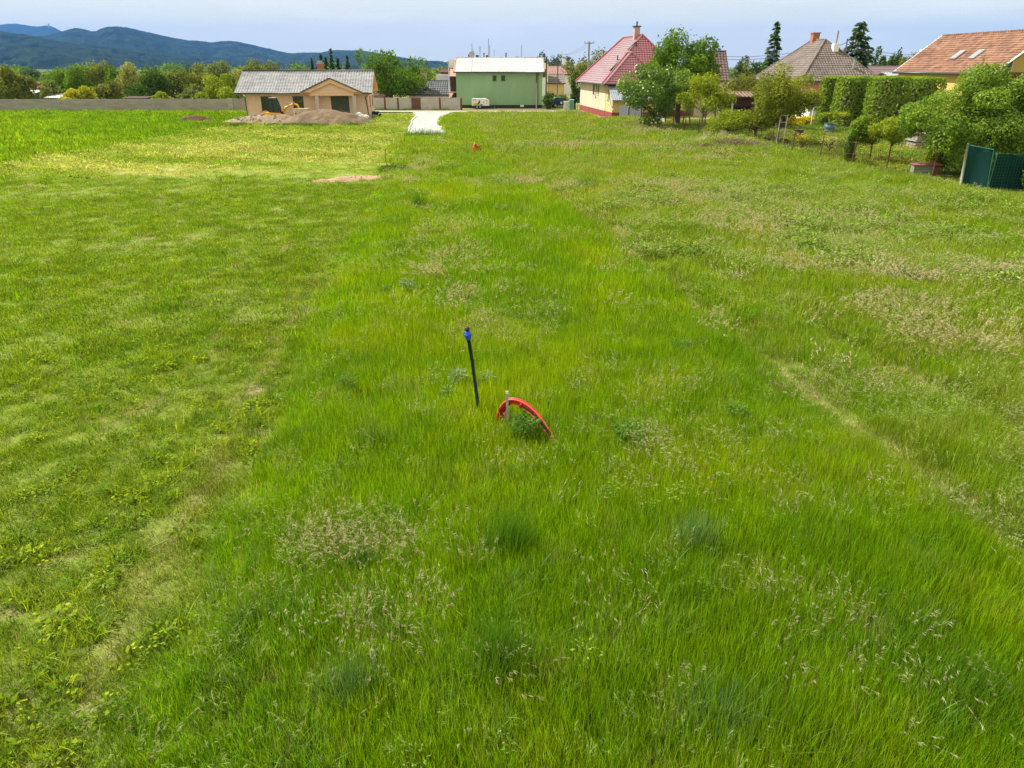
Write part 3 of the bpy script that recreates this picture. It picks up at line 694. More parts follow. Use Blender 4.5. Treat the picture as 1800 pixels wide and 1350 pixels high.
def gutter(parent, x0, x1, y, z, r=.075):
    MB().tube([(x0, y, z), (x1, y, z)], r, 8).build('gutter', M_DKGUT, parent, True)
def window(parent, x0, x1, z0, z1, y, fm=M_BROWNF, mull=(), dep=.06, name='window', axis='x', sill=True):
    """window in a wall facing -y (axis x) or facing -x (axis y); frame proud, pane recessed"""
    f = MB(); t = .07
    segs = [(x0, x1, z0, z0 + t), (x0, x1, z1 - t, z1), (x0, x0 + t, z0 + t, z1 - t), (x1 - t, x1, z0 + t, z1 - t)] + [(m_ - t / 2, m_ + t / 2, z0 + t, z1 - t) for m_ in mull]
    for a, b_, c, d in segs:
        if axis == 'x': f.box(a, b_, y - .03, y + .04, c, d)
        else: f.box(y - .03, y + .04, a, b_, c, d)
    o = f.build(name, fm, parent)
    g = MB()
    if axis == 'x': g.box(x0 + .02, x1 - .02, y - .012, y + .02, z0 + .02, z1 - .02)
    else: g.box(y - .012, y + .02, x0 + .02, x1 - .02, z0 + .02, z1 - .02)
    g.build('pane', M_GLASS, o)
    if sill:
        s_ = MB()
        if axis == 'x': s_.box(x0 - .05, x1 + .05, y - .10, y + .02, z0 - .05, z0 - .004)
        else: s_.box(y - .10, y + .02, x0 - .05, x1 + .05, z0 - .05, z0 - .004)
        s_.build('sill', M_BROWNF if fm is M_BROWNF else M_WHITE, o)
    return o
def tiles(parent, mb, m, name='roof_tiles'):
    o = mb.build(name, m, parent); o['kind'] = 'stuff'; return o

# ------------------------------------------------------------------ peach bungalow
def bungalow():
    q = gp(437, 211.5); t = thing('bungalow', 'new peach bungalow with grey tiled roof and small gabled porch', 'house', (q.x, q.y, 0), R(6))
    W, D = 13.5, 8.8
    b = MB(); b.box(0, W, 0, D, .5, 2.95); b.prism([(0, 0), (0, 0), (0, 0)], 0, 0) if False else None
    b.build('wall', M_PEACH, t)
    for x in (0, W - .25):                              # gable triangles
        g = MB(); g.add([(x, 0, 2.95), (x, D, 2.95), (x, D / 2, 4.75), (x + .25, 0, 2.95), (x + .25, D, 2.95), (x + .25, D / 2, 4.75)], [(0, 2, 1), (3, 4, 5), (0, 1, 4, 3), (1, 2, 5, 4), (2, 0, 3, 5)])
        g.build('gable', M_PEACH, t)
    MB().box(-.03, W + .03, -.03, D + .03, -.3, .498).build('plinth', M_GREY_PL, t)
    ov, fo = .95, .8; ez = 2.86; rz_ = 5.02
    # deck under the tiles, front / back
    for s_, ya in ((1, -fo), (-1, D + fo)):
        d = MB(); P = [(-ov, ya, ez), (W + ov * .6, ya, ez), (W + ov * .6, D / 2, rz_), (-ov, D / 2, rz_)]
        if s_ < 0: P = P[::-1]
        d.slab(P, .14); d.build('roof_deck', M_PEACH2, t)
        up = .03
        tiles(t, roof_patch((-ov, ya, ez + up), (W + ov * .6, ya, ez + up), (W + ov * .6, D / 2, rz_ + up), (-ov, D / 2, rz_ + up), .30, 15, .03, .045, 4), M_TILE_G)
    MB().tube([(-ov, D / 2, rz_ + .08), (W + ov * .6, D / 2, rz_ + .08)], .11, 8).build('ridge_cap', mat('ridge_tile', (.06, .06, .065), .5), t, True)
    gutter(t, -ov, 6.2, -fo - .07, ez - .02); gutter(t, 12.95, W + ov * .6, -fo - .07, ez - .02)
    # porch gable
    x0, x1, ax, az, bz = 6.3, 12.95, 9.6, 4.35, 2.92; yf = -1.25
    g = MB(); k = .32
    g.prism([(x0, bz), (x0 + .9, bz), (ax, az - .46), (x1 - .9, bz), (x1, bz), (ax, az)], yf, yf + .22); g.build('porch_fascia', M_PEACH2, t)
    g = MB(); g.prism([(x0 + .9, bz), (x1 - .9, bz), (ax, az - .46)], yf + .26, yf + .46); g.build('porch_gable', M_PEACH, t)
    MB().box(x0 + .9, x1 - .9, yf + .24, -.02, bz - .34, bz - .003).build('porch_beam', M_PEACH2, t)
    yb = 2.6
    for xa in (x0, x1):
        P = [(xa, yf - .05, bz + .02), (ax, yf - .05, az + .02), (ax, yb, az + .02), (xa, -fo + .1, bz + .02)]
        if xa > ax: P = P[::-1]
        MB().slab(P, .1).build('porch_roof_deck', M_PEACH2, t)
        el, er, tr, tl = ((xa, -fo + .15, bz + .06), (xa, yf - .08, bz + .06), (ax, yf - .08, az + .06), (ax, yb, az + .06))
        if xa > ax: el, er, tr, tl = er, el, tl, tr
        tiles(t, roof_patch(el, er, tr, tl, .30, 10, .03, .045), M_TILE_G)
        MB().tube([(xa, yf - .1, bz + .02), (ax, yf - .1, az + .03)], .06, 6).build('verge_trim', M_DKGUT, t)
    for x in (7.95, 12.05): MB().box(x - .2, x + .2, yf + .27, yf + .62, .15, bz - .345).build('column', M_COLUMN, t)
    MB().box(x0 + .4, x1, yf - .1, -.04, -.2, .42).build('terrace', M_GREY_PL, t)
    window(t, 1.65, 2.85, 1.02, 2.5, -.001); window(t, 5.15, 6.3, 1.02, 2.5, -.001)
    window(t, 9.35, 11.35, .52, 2.5, -.001, mull=(10.35,), name='patio_door', sill=False)
    for y in (2.4, 6.2): 
        o = MB().box(W - .01, W + .05, y - .35, y + .35, 1.2, 2.4).build('window', M_BROWNF, t); MB().box(W + .045, W + .06, y - .28, y + .28, 1.27, 2.33).build('pane', M_GLASS, o)
    for x, xe in ((-.02, -.45), (W + .02, W + .3)):
        MB().tube([(xe, -fo - .05, ez - .08), (x * .98, -.12, ez - .45), (x, -.09, .1)], .055, 6).build('downpipe', M_DKGUT, t, True)
    c = MB(); c.box(7.5, 8.15, D / 2 + .5, D / 2 + 1.1, 4.3, 5.85).build('chimney', M_BRICK, t)
    MB().box(7.42, 8.23, D / 2 + .42, D / 2 + 1.18, 5.85, 5.97).build('chimney_cap', M_GREY_PL, t)
    MB().box(7.55, 8.1, D / 2 + .55, D / 2 + 1.05, 5.99, 6.2).build('chimney_cowl', M_STEEL, t)
bungalow()

# ------------------------------------------------------------------ green two storey building
def green_building():
    q = gp(803, 190); qe = gp(952.5, 190); W = qe.x - q.x; D = 9.5
    t = thing('green_building', 'tall plain green building with pale ribbed metal roof and two tiny windows', 'building', (q.x, q.y + .2, 0), 0)
    MB().box(0, W, 0, D, .42, 4.95).build('wall', M_GREENW, t)
    MB().box(-.02, W + .02, -.04, D, -.2, .418).build('plinth', mat('dark_plinth', (.045, .04, .045), .9), t)
    e0, rz_ = 4.86, 6.75
    for x in (0, W - .3): MB().add([(x, 0, 4.95), (x, D, 4.95), (x, D / 2, 6.6), (x + .3, 0, 4.95), (x + .3, D, 4.95), (x + .3, D / 2, 6.6)], [(0, 2, 1), (3, 4, 5), (0, 1, 4, 3), (1, 2, 5, 4), (2, 0, 3, 5)]).build('gable', M_GREENW, t)
    # ribbed sheets: three strips with a visible lap between them
    cuts = [-.35, 2.25, W - 2.6, W + .3]
    for i in range(3):
        xa, xb = cuts[i] + .02, cuts[i + 1] - .02; dz = .03 * (i % 2)
        tiles(t, roof_patch((xa, -.55, e0 + dz), (xb, -.55, e0 + dz), (xb, D / 2, rz_ + dz), (xa, D / 2, rz_ + dz), .19, 3, .035, .02, 4), M_TIN, 'roof_sheet')
        tiles(t, roof_patch((xb, D + .5, e0 + dz), (xa, D + .5, e0 + dz), (xa, D / 2, rz_ + dz), (xb, D / 2, rz_ + dz), .19, 2, .035, .02, 4), M_TIN, 'roof_sheet')
    for xa in (cuts[0], cuts[3] - .12): MB().slab([(xa, -.56, e0 + .09), (xa + .14, -.56, e0 + .09), (xa + .14, D / 2, rz_ + .09), (xa, D / 2, rz_ + .09)], .1).build('verge_strip', M_RUSTTIN, t)
    MB().tube([(cuts[0], D / 2, rz_ + .05), (cuts[3], D / 2, rz_ + .05)], .07, 6).build('ridge_cap', M_TIN, t)
    gutter(t, cuts[0], cuts[3], -.62, e0 - .04, .08)
    for a, c in ((5.32, 5.86), (6.55, 7.1)): window(t, a, c, 3.72, 4.4, -.001)
    MB().tube([(W - .75, -.6, e0 - .1), (W - .8, -.1, e0 - .55), (W - .82, -.1, 3.4)], .07, 6).build('downpipe', M_RUST, t, True)
    MB().tube([(W - .82, -.1, 3.42), (W - .82, -.1, -.1)], .07, 6).build('downpipe', mat('pale_pipe', (.55, .56, .55), .5), t, True)
    MB().box(W - .68, W - .5, -.05, -.002, .42, e0 - .1).build('pilaster', mat('brown_strip', (.24, .20, .13), .9), t)
    # dark timber side porch on the left
    s = MB(); s.box(-.85, -.02, 1.0, 6, 0, 4.2).build('side_porch', M_DKWOOD, t)
    for k in range(5): MB().box(-.92, -.86, 1.0 + k * .9, 1.5 + k * .9, .1, 4.1).build('board', M_REDGATE, t)
    MB().slab([(-1.05, .8, 4.3), (-.05, .8, 4.3), (-.05, 6.2, 6.6), (-1.05, 6.2, 6.6)], .12).build('side_roof', M_RUSTTIN, t)
    MB().box(-1.25, -.4, 3.2, 3.9, 5.4, 6.55).build('side_box', M_WHITE, t)
    MB().box(-.9, -.05, .6, .98, 2.1, 2.2).build('side_ledge', M_TIN, t)
    # flues and aerials behind the ridge
    yy = D / 2 + 2.2
    for x, z, r in ((1.55, 7.15, .10), (3.85, 7.35, .08), (7.2, 7.35, .09)):
        MB().tube([(x, yy, 5.4), (x, yy, z)], r, 8).build('flue', M_DKGUT, t); MB().tube([(x, yy, z), (x, yy, z + .12)], r * 1.5, 8).build('flue_cap', M_DKGUT, t)
    for x, z in ((2.05, 8.7), (2.3, 8.0), (4.55, 9.4), (4.72, 8.5), (9.55, 8.5), (5.4, 7.9)): MB().tube([(x, yy, 5.4), (x, yy, z)], .035 if z > 8 else .02, 5).build('aerial_mast', M_WIRE, t)
    o = MB().tube([(3.25, yy, 5.4), (3.25, yy, 8.45)], .03, 5).build('aerial_mast', M_WIRE, t)
    a = MB()
    for k in range(6): a.box(3.1, 3.4, yy - .02, yy + .02, 7.7 + k * .12, 7.73 + k * .12)
    a.build('aerial_rods', M_STEEL, o)
    Md = Matrix.Translation((2.0, yy - .1, 7.25)) @ Matrix.Rotation(R(75), 4, 'X')
    MB().lathe([(.02, .0), (.25, .03), (.44, .12), (.46, .14), (.44, .16), (.02, .06)], 18, Md).build('satellite_dish', M_STEEL, t, True)
    MB().box(1.0, 4.6, yy - .3, yy + .3, 6.2, 6.88).build('roof_box', mat('dark_boxing', (.10, .09, .09), .8), t)
    MB().box(2.6, 3.05, yy - .28, yy + .2, 6.88, 7.18).build('roof_box', M_DKGUT, t)
    Mb = Matrix.Translation((4.3, yy, 7.0)); MB().lathe([(.12, -.12), (.2, 0), (.16, .14), (.03, .2)], 10, Mb).build('vent_cowl', M_RUST, t, True)
green_building()

# ------------------------------------------------------------------ walls
def concrete_wall():
    seams = [-200, -120, -45, 30, 115, 187, 270, 350, 402, 410, 470, 540]
    Y = 102.3; t = thing('concrete_wall', 'long rough grey concrete panel wall along the far edge of the crop field', 'wall', (0, Y, 0))
    for a, c in zip(seams[:-1], seams[1:]):
        xa, xb = pt(a, 185, Y).x, pt(c, 185, Y).x; hz_ = random.uniform(-.03, .03)
        if c - a < 20:
            MB().box(xa - .05, xb + .05, -.12, .12, -.3, 1.66).build('post', M_CONCP, t, bevel=.02); continue
        n_ = 6
        for k in range(n_):
            z0 = -.1 + k * .285; MB().box(xa + .09, xb - .09, -.08 + random.uniform(-.012, .012), .08, z0, z0 + .278 + (hz_ if k == n_ - 1 else 0)).build('panel', M_CONCW, t)
        MB().box(xb - .085, xb + .085, -.11, .11, -.3, 1.64).build('post', M_CONCP, t, bevel=.02)
concrete_wall()
def block_wall():
    Y = 106.2; t = thing('block_wall', 'low whitewashed block wall with a brown plank gate', 'wall', (0, Y, 0))
    for a, c in ((640, 675.5), (678, 698.5), (701.5, 722.5), (740.5, 772.5), (775, 809)):
        xa, xb = pt(a, 185, Y).x, pt(c, 185, Y).x
        MB().box(xa, xb, -.06, .10, -.2, 1.52).build('panel_core', M_MORTAR, t)
        b = MB(); nrow = 7; h = 1.58 / nrow
        for r_ in range(nrow):
            x = xa - (r_ % 2) * .25
            while x < xb - .03:
                u0, u1 = max(x, xa), min(x + .49, xb); d = random.uniform(0, .012)
                if u1 - u0 > .05: b.box(u0, u1, -.085 - d, -.061, -.06 + r_ * h, -.06 + (r_ + 1) * h - .02)
                x += .51
        o = b.build('block_courses', M_BLOCK, t); o['kind'] = 'stuff'
        MB().box(xa - .03, xb + .03, -.13, .14, 1.53, 1.6).build('coping', M_BLOCK, t)
    for p_ in (677, 700, 773.6, 811): 
        x = pt(p_, 185, Y).x; MB().box(x - .11, x + .11, -.14, .14, -.2, 1.62).build('post', M_REDGATE, t)
    xa, xb = pt(724, 185, Y).x, pt(739.5, 185, Y).x; n_ = 9; w_ = (xb - xa) / n_
    for k in range(n_): MB().box(xa + k * w_ + .01, xa + (k + 1) * w_ - .01, -.05, .02, .05, 1.58 + random.uniform(-.03, .03)).build('plank', M_REDGATE, t)
    for z in (.35, 1.25): MB().box(xa, xb, .025, .07, z, z + .1).build('rail', M_REDGATE, t)
block_wall()

# ------------------------------------------------------------------ generic houses seen over walls and hedges
def gable_house(name, label, x0, x1, y0, y1, eave, ridge, wallm, roofm, ridge_along='x', rows=12, pitch_c=.35, ov=.4, rz=0):
    t = thing(name, label, 'house', (x0, y0, 0), rz); W, D = x1 - x0, y1 - y0
    MB().box(0, W, 0, D, -.2, eave).build('wall', wallm, t)
    u = .04
    if ridge_along == 'x':
        k = (ridge - eave) / (D / 2); z0 = eave - ov * k
        for P in (((-ov, -ov, z0), (W + ov, -ov, z0), (W + ov, D / 2, ridge), (-ov, D / 2, ridge)), ((W + ov, D + ov, z0), (-ov, D + ov, z0), (-ov, D / 2, ridge), (W + ov, D / 2, ridge))):
            MB().slab(P, .1).build('roof_deck', M_BROWNF, t); tiles(t, roof_patch(*[(p[0], p[1], p[2] + u) for p in P], pitch_c, rows, .03, .05), roofm)
        for x in (0, W - .2): MB().add([(x, 0, eave), (x, D, eave), (x, D / 2, ridge - .15), (x + .2, 0, eave), (x + .2, D, eave), (x + .2, D / 2, ridge - .15)], [(0, 2, 1), (3, 4, 5), (0, 1, 4, 3), (1, 2, 5, 4), (2, 0, 3, 5)]).build('gable', wallm, t)
        MB().tube([(-ov, D / 2, ridge + .07), (W + ov, D / 2, ridge + .07)], .1, 6).build('ridge_cap', roofm, t)
    return t, W, D
def hip_house(name, label, org, W, D, eave, ridge, hipd, wallm, roofm, rz, rows=16, pitch_c=.35, ov=.55, base=None):
    """ridge runs away from us; a hip face looks at the field. local x right, y away"""
    t = thing(name, label, 'house', org, rz); k = (ridge - eave) / (W / 2); z0 = eave - ov * k
    MB().box(0, W, 0, D, .8 if base else -.2, eave).build('wall', wallm, t)
    if base: MB().box(-.03, W + .03, -.03, D + .03, -.3, .798).build('plinth', base, t)
    A, B, Cc, Dd = (-ov, -ov, z0), (W + ov, -ov, z0), (W + ov, D + ov, z0), (-ov, D + ov, z0)
    F1, F2 = (W / 2, hipd, ridge), (W / 2, D - hipd, ridge)
    u = lambda p: (p[0], p[1], p[2] + .05); amp_ = .004 if roofm is M_RED_T else .03
    for P, er in (((A, B, F1), 0), ((Cc, Dd, F2), 0), ((Dd, A, F1, F2), 0), ((B, Cc, F2, F1), 0)):
        MB().slab(P, .1).build('roof_deck', M_BROWNF, t)
        if len(P) == 3: tiles(t, roof_patch(u(P[0]), u(P[1]), u(P[2]), u(P[2]), pitch_c, rows, .03, .06), roofm)
        else: tiles(t, roof_patch(u(P[0]), u(P[1]), u(P[2]), u(P[3]), pitch_c, rows, amp_, .04 if amp_ < .02 else .06), roofm)
    for P, Q in ((A, F1), (B, F1), (Cc, F2), (Dd, F2), (F1, F2)): MB().tube([Vector(P) + Vector((0, 0, .12)), Vector(Q) + Vector((0, 0, .12))], .1, 6).build('ridge_cap', roofm, t)
    return t

# pink roofed house beside the meadow: main block, lower front wing, lean-to
def pink_house():
    N = gp(1062.5, 207.5); rz = R(5.9); W, D = 9.6, 15.5
    t = hip_house('farmhouse', 'beige house with steep crimson tiled roof and dark red plinth', (N.x, N.y, 0), W, D, 4.25, 8.9, 3.2, M_BEIGE, M_RED_T, rz, 22, .32, .55, M_REDBASE)
    # lower wing in front, same left eave
    w2, f = 5.6, -3.6
    ya = -1.9; MB().box(.02, w2, ya + .35, -.04, .8, 4.2).build('wing_wall', M_YELLOW, t); MB().prism([(f, .8), (ya + .349, .8), (ya + .349, 3.5), (f, 2.3)], 0, w2 - .02, Matrix(((0, 1, 0, .02), (1, 0, 0, 0), (0, 0, 1, 0), (0, 0, 0, 1)))).build('lean_to_wall', M_YELLOW, t); MB().box(-.01, w2 + .03, f - .03, -.04, -.3, .798).build('wing_plinth', M_REDBASE, t)
    k = (8.9 - 4.25) / (W / 2); z0 = 4.25 - .55 * k; zr = 4.25 + k * w2 / 2; ya = -1.9
    A, B = (-.55, ya - .2, z0), (w2 + .55, ya - .2, z0); F1 = (w2 / 2, ya + 1.9, zr); G1 = (w2 / 2, 3.2, zr)
    u = lambda p: (p[0], p[1], p[2] + .05)
    L_ = ((-.55, .1, z0), A, F1, G1); Rr = (B, (w2 + .55, .1, z0), G1, F1)
    for P in ((A, B, F1), L_, Rr):
        MB().slab(P, .1).build('wing_roof_deck', M_BROWNF, t); tiles(t, roof_patch(u(P[0]), u(P[1]), u(P[2]), u(P[-1]), .32, 13, .03 if P is not L_ else .004, .06 if P is not L_ else .03), M_RED_T)
    for P, Q in ((A, F1), (B, F1), (F1, G1)): MB().tube([Vector(P) + Vector((0, 0, .12)), Vector(Q) + Vector((0, 0, .12))], .09, 6).build('ridge_cap', M_RED_T, t)
    gutter(t, -.6, w2 + .6, ya - .28, z0 - .02)
    MB().tube([(-.63, ya - .2, z0 - .02), (-.63, D + .5, z0 - .02)], .085, 8).build('gutter', M_DKGUT, t, True)
    # lean-to of sheet metal over the wing's front end
    P = [(-.15, f - .55, 2.12), (w2 + .3, f - .55, 2.12), (w2 + .3, ya + .30, 3.66), (-.15, ya + .30, 3.66)]
    tiles(t, roof_patch(*P, .25, 2, .012, .02), M_TINB, 'lean_to_sheet'); MB().slab([(p[0], p[1], p[2] - .05) for p in P], .06).build('lean_to_deck', M_GREY_PL, t)
    MB().tube([(-.1, ya + .3, 3.1), (-.12, f + .9, 1.75), (-.12, f - .3, 1.25), (-.1, f - 1.2, 1.1)], .08, 6).build('downpipe', M_STEEL, t, True)
    for y0, y1, z0_, z1_, fm in ((3.2, 4.0, 2.5, 3.6, M_BROWNF), (6.0, 6.45, 2.45, 3.65, mat('red_frame', (.22, .05, .04), .7)), (4.9, 5.15, 2.1, 3.6, M_BROWNF)):
        window(t, D - y1 - 5.2, D - y0 - 5.2, z0_, z1_, -.001, fm, axis='y')
    window(t, -1.6, -1.25, 2.0, 2.9, .015, M_BROWNF, axis='y')
    # skylights lie in the left roof plane
    n = Vector((-k, 0, 1)).normalized(); ang = math.atan(k)
    for yy, xx in ((1.5, 1.2), (2.6, 3.5)):
        Ms = Matrix.Translation((xx, yy, 4.25 + k * xx + .12)) @ Matrix.Rotation(-ang, 4, 'Y')
        o = MB().box(-.6, .6, -.35, .35, 0, .12, Ms).build('skylight', M_DKGUT, t); MB().box(-.52, .52, -.27, .27, .121, .135, Ms).build('pane', M_GLASS, o)
    MB().box(W / 2 - .5, W / 2 + .15, 5.0, 5.7, 8.2, 9.9).build('chimney', mat('pale_chimney', (.45, .33, .29), .9), t)
    MB().box(W / 2 - .62, W / 2 + .27, 4.9, 5.8, 9.9, 10.02).build('chimney_cap', M_DKGUT, t); MB().tube([(W / 2 - .17, 5.35, 10.0), (W / 2 - .17, 5.35, 10.5)], .1, 8).build('flue', M_DKGUT, t)
    MB().tube([(2.0, 3.4, 6.2), (2.0, 3.4, 6.75)], .07, 6).build('vent_pipe', M_DKGUT, t)
pink_house()

# grey brown hip roofed house behind the hedge
def brown_house():
    q = pt(1350, 140, 92)
    t = hip_house('farmhouse', 'pink house with weathered grey brown hipped roof behind the clipped hedge', (34.5, 91.5, 0), 8.8, 13, 4.5, 8.5, 4.8, M_PINK, M_BROWN_T, R(5.9), 19, .34, .6)
    MB().box(4.0, 4.85, 7.2, 7.9, 8.0, 9.35).build('chimney', M_BRICK, t); MB().box(3.92, 4.93, 7.1, 8.0, 9.35, 9.46).build('chimney_cap', M_BRICK, t)
    MB().box(4.75, 5.4, 3.1, 3.7, 6.8, 8.1).build('chimney', M_WHITE, t); MB().tube([(5.1, 3.4, 8.1), (5.15, 3.4, 9.5)], .12, 8).build('flue', M_STEEL, t)
    MB().tube([(6.5, 1.0, 4.9), (6.55, 1.0, 6.3)], .16, 8).build('flue', M_STEEL, t)
    gutter(t, -.6, 9.4, -.66, 3.95)
brown_house()

def orange_house():
    t = thing('orange_roofed_house', 'yellow house with large orange tiled roof and two skylights', 'house', (43.2, 70.6, 0), R(4))
    W, D, e, r = 9.4, 15.2, 4.95, 8.55
    MB().box(.45, W - .45, .5, D - .3, -.2, e).build('wall', M_YELLOW2, t)
    for y in (.5, D - .55): MB().add([(.45, y, e), (W - .45, y, e), (W / 2, y, r - .3), (.45, y + .25, e), (W - .45, y + .25, e), (W / 2, y + .25, r - .3)], [(0, 1, 2), (3, 5, 4), (0, 3, 4, 1), (1, 4, 5, 2), (2, 5, 3, 0)]).build('gable', M_YELLOW2, t)
    for P in (((0, D, e), (0, -.9, e), (W / 2, -.9, r), (W / 2, D, r)), ((W, -.9, e), (W, D, e), (W / 2, D, r), (W / 2, -.9, r))):
        MB().slab(P, .14).build('roof_deck', M_BROWNF, t); tiles(t, roof_patch(*[(p[0], p[1], p[2] + .05) for p in P], .30, 17, .03, .06), M_ORANGE_T)
    b = MB()
    for i in range(45): y = -.85 + i * (D + .8) / 45; b.box(W / 2 - .13, W / 2 + .13, y, y + .28, r + .02, r + .17)
    o = b.build('ridge_tiles', M_ORANGE_T, t); o['kind'] = 'stuff'
    for P, Q in (((0, -.93, e), (W / 2, -.93, r)), ((W / 2, -.93, r), (W, -.93, e)), ((0, D + .03, e), (W / 2, D + .03, r))):
        MB().tube([Vector(P) + Vector((0, 0, .04)), Vector(Q) + Vector((0, 0, .04))], .09, 4).build('verge_board', M_WHITE, t)
    MB().tube([(-.08, D, e - .02), (-.08, -.9, e - .02)], .09, 8).build('gutter', M_DKGUT, t, True)
    k = (r - e) / (W / 2); ang = math.atan(k)
    for yy in (7.6, 4.8):
        x = 1.95; Ms = Matrix.Translation((x, yy, e + k * x + .14)) @ Matrix.Rotation(-ang, 4, 'Y')
        o = MB().box(-.62, .62, -.42, .42, 0, .12, Ms).build('skylight', M_STEEL, t); MB().box(-.52, .52, -.33, .33, .121, .14, Ms).build('pane', mat('sky_glass', (.25, .27, .3), .08, .8, .1), o)
    o = window(t, 1.7, 2.65, 4.5, 6.2, .498, M_WHITE, mull=(), name='balcony_door', sill=False)
    rl = MB(); rl.box(1.2, 8, -.12, -.06, 5.0, 5.06); o = rl.build('balcony_rail', M_DKWOOD, t); sb = MB()
    for i in range(46): sb.box(1.22 + i * .15, 1.3 + i * .15, -.11, -.07, 4.1, 4.999)
    s2 = sb.build('balusters', M_DKWOOD, o); s2['kind'] = 'stuff'
    MB().box(1.0, 8.2, -.12, .49, 3.95, 4.1).build('balcony_slab', M_GREY_PL, t)
    MB().box(W / 2 - .5, W / 2 + .4, .6, 1.5, r - .5, r + .85).build('chimney', mat('rendered_chimney', (.4, .38, .36), .9), t)
    MB().box(W / 2 - .6, W / 2 + .5, .5, 1.6, r + .85, r + .97).build('chimney_cap', M_DKGUT, t)
    MB().tube([(W / 2 - .1, 1.05, r + .97), (W / 2 - .1, 1.05, r + 1.35)], .14, 8).build('flue', M_DKGUT, t); MB().tube([(W / 2 - .45, .8, r + .8), (W / 2 - .3, .8, r + 2.6)], .02, 4).build('aerial', M_WIRE, t)
    MB().box(.38, .45, 3, 3.6, 3.6, 4.4).build('window', M_BROWNF, t)
orange_house()

# other roofs further back
def back_roof(name, label, pa, pb, ytop, ybot, Y, wallm, roofm, depth=7):
    a, b_ = pt(pa, ybot, Y), pt(pb, ybot, Y); top = pt((pa + pb) / 2, ytop, Y + depth / 2)
    return gable_house(name, label, a.x, b_.x, Y, Y + depth, a.z + .1, top.z, wallm, roofm, ov=.25, rows=max(5, int((top.z - a.z) / .25)))
t, W, D = back_roof('low_house', 'low house with dark grey roof and white chimney behind the block wall', 719, 793, 143, 166.5, 113, M_BLOCK, tile_mat('slate_tile', (.085, .095, .10), .6, .3, .25))
MB().box(1.85, 2.55, .9, 1.5, 2.6, 4.55).build('chimney', M_BLOCK, t); MB().box(1.8, 2.6, .85, 1.55, 4.55, 4.65).build('chimney_cap', M_BLOCK, t)
MB().box(5.6, 6.4, 4, 4.7, 3.4, 4.6).build('water_tank', mat('blue_plastic', (.01, .06, .35), .4, .5), t)
MB().box(3.6, 5.5, 5, 7, 3.2, 4.45).build('rear_annex', M_WHITE, t)
t, W, D = back_roof('terracotta_shed', 'low shed with rusty orange roof between bungalow and big tree', 652, 676, 165, 173, 112, M_BROWNF, M_ORANGE_T, 5)
t, W, D = back_roof('red_block', 'far dull red brick building left of the green building', 774, 800, 122, 128, 175, mat('dull_red', (.20, .085, .075), .9), mat('dull_red_roof', (.16, .07, .065), .9), 9)
t, W, D = back_roof('yellow_house', 'yellow house with grey brown roof behind the dark blue car', 964, 992, 131, 147, 138, M_YELLOW, M_BROWN_T, 10)
MB().box(-1.6, -.1, 0, 4, 0, 6.2).build('side_wing', M_WHITE, t); window(t, -1.1, -.5, 3.8, 5.2, -.001, mat('orange_shutter', (.6, .25, .04), .7))
t, W, D = back_roof('far_pink_house', 'pinkish roofed house far behind the yellow house', 966, 1004, 117, 131, 165, M_WHITE, mat('faded_red_tile', (.30, .17, .16), .8), 9)
MB().box(2.9, 3.6, 3, 3.8, 6.0, 7.2).build('chimney', M_WHITE, t)
t, W, D = back_roof('brown_roofed_house', 'steep dark brown tiled roof right of the flowering tree', 1225, 1279.5, 91, 140, 90, M_BEIGE, tile_mat('dark_brown_tile', (.13, .085, .08), .75, .25, .3), 6)
t, W, D = back_roof('wide_brown_house', 'wide low purple brown roof left of the orange roof', 1546, 1640, 117, 138, 128, M_YELLOW, mat('plum_tile', (.16, .11, .12), .8, .2, .2, 3), 10)
t, W, D = back_roof('far_red_roofed_house', 'dark red roof with white chimney peeping over the plum roof', 1588, 1634, 104, 119, 150, M_WHITE, mat('maroon_tile', (.17, .05, .045), .8), 9)
MB().box(4.0, 4.8, 2, 3, 7.0, 8.6).build('chimney', M_WHITE, t)
t, W, D = back_roof('grey_roofed_annex', 'small pale grey roof beside the orange roofed house', 1569, 1597, 128, 139, 92, M_YELLOW, mat('pale_sheet_roof', (.38, .39, .42), .5), 5)
t, W, D = back_roof('garden_garage', 'pale garage with grey roof at the end of the garden', 1424, 1458, 178, 191, 83, M_WHITE, mat('felt_roof', (.22, .22, .23), .9), 4)
t, W, D = back_roof('open_shed', 'low open garden shed behind the cherry tree', 1285, 1372, 163, 172, 74, M_DKWOOD, mat('rusty_shed_roof', (.28, .20, .15), .9), 3.5)
MB().box(.4, W - .4, -.06, -.004, .2, 2.0).build('painted_shade_panel', mat('painted_shed_shade', (.02, .018, .016), 1), t)  # near-black panel on the closed front wall, painting the shade inside the shed
for x in (.1, W * .5, W - .2): MB().box(x, x + .14, -.2, -.07, 0, 2.3).build('post', M_WHITE, t)
t, W, D = back_roof('white_roofed_shed', 'white roofed shed just behind the concrete wall', 81, 127, 166.5, 173.5, 110, M_BROWNF, M_WHITE, 4)
t, W, D = back_roof('teal_shed', 'small teal shed among the trees beyond the concrete wall', 40, 62, 160, 165, 118, mat('teal_boards', (.05, .14, .14), .8), M_WHITE, 3)
t, W, D = back_roof('rusty_shed', 'small shed with rusty red roof hidden in the left orchard', 47, 64, 148, 158, 124, mat('grey_boards', (.2, .18, .16), .9), mat('rust_roof', (.22, .07, .04), .9), 4)
t, W, D = back_roof('long_low_shed', 'low brown shed barely rising over the concrete wall', 221, 256, 171, 174.5, 108, M_BROWNF, mat('brown_felt', (.2, .15, .13), .9), 3)
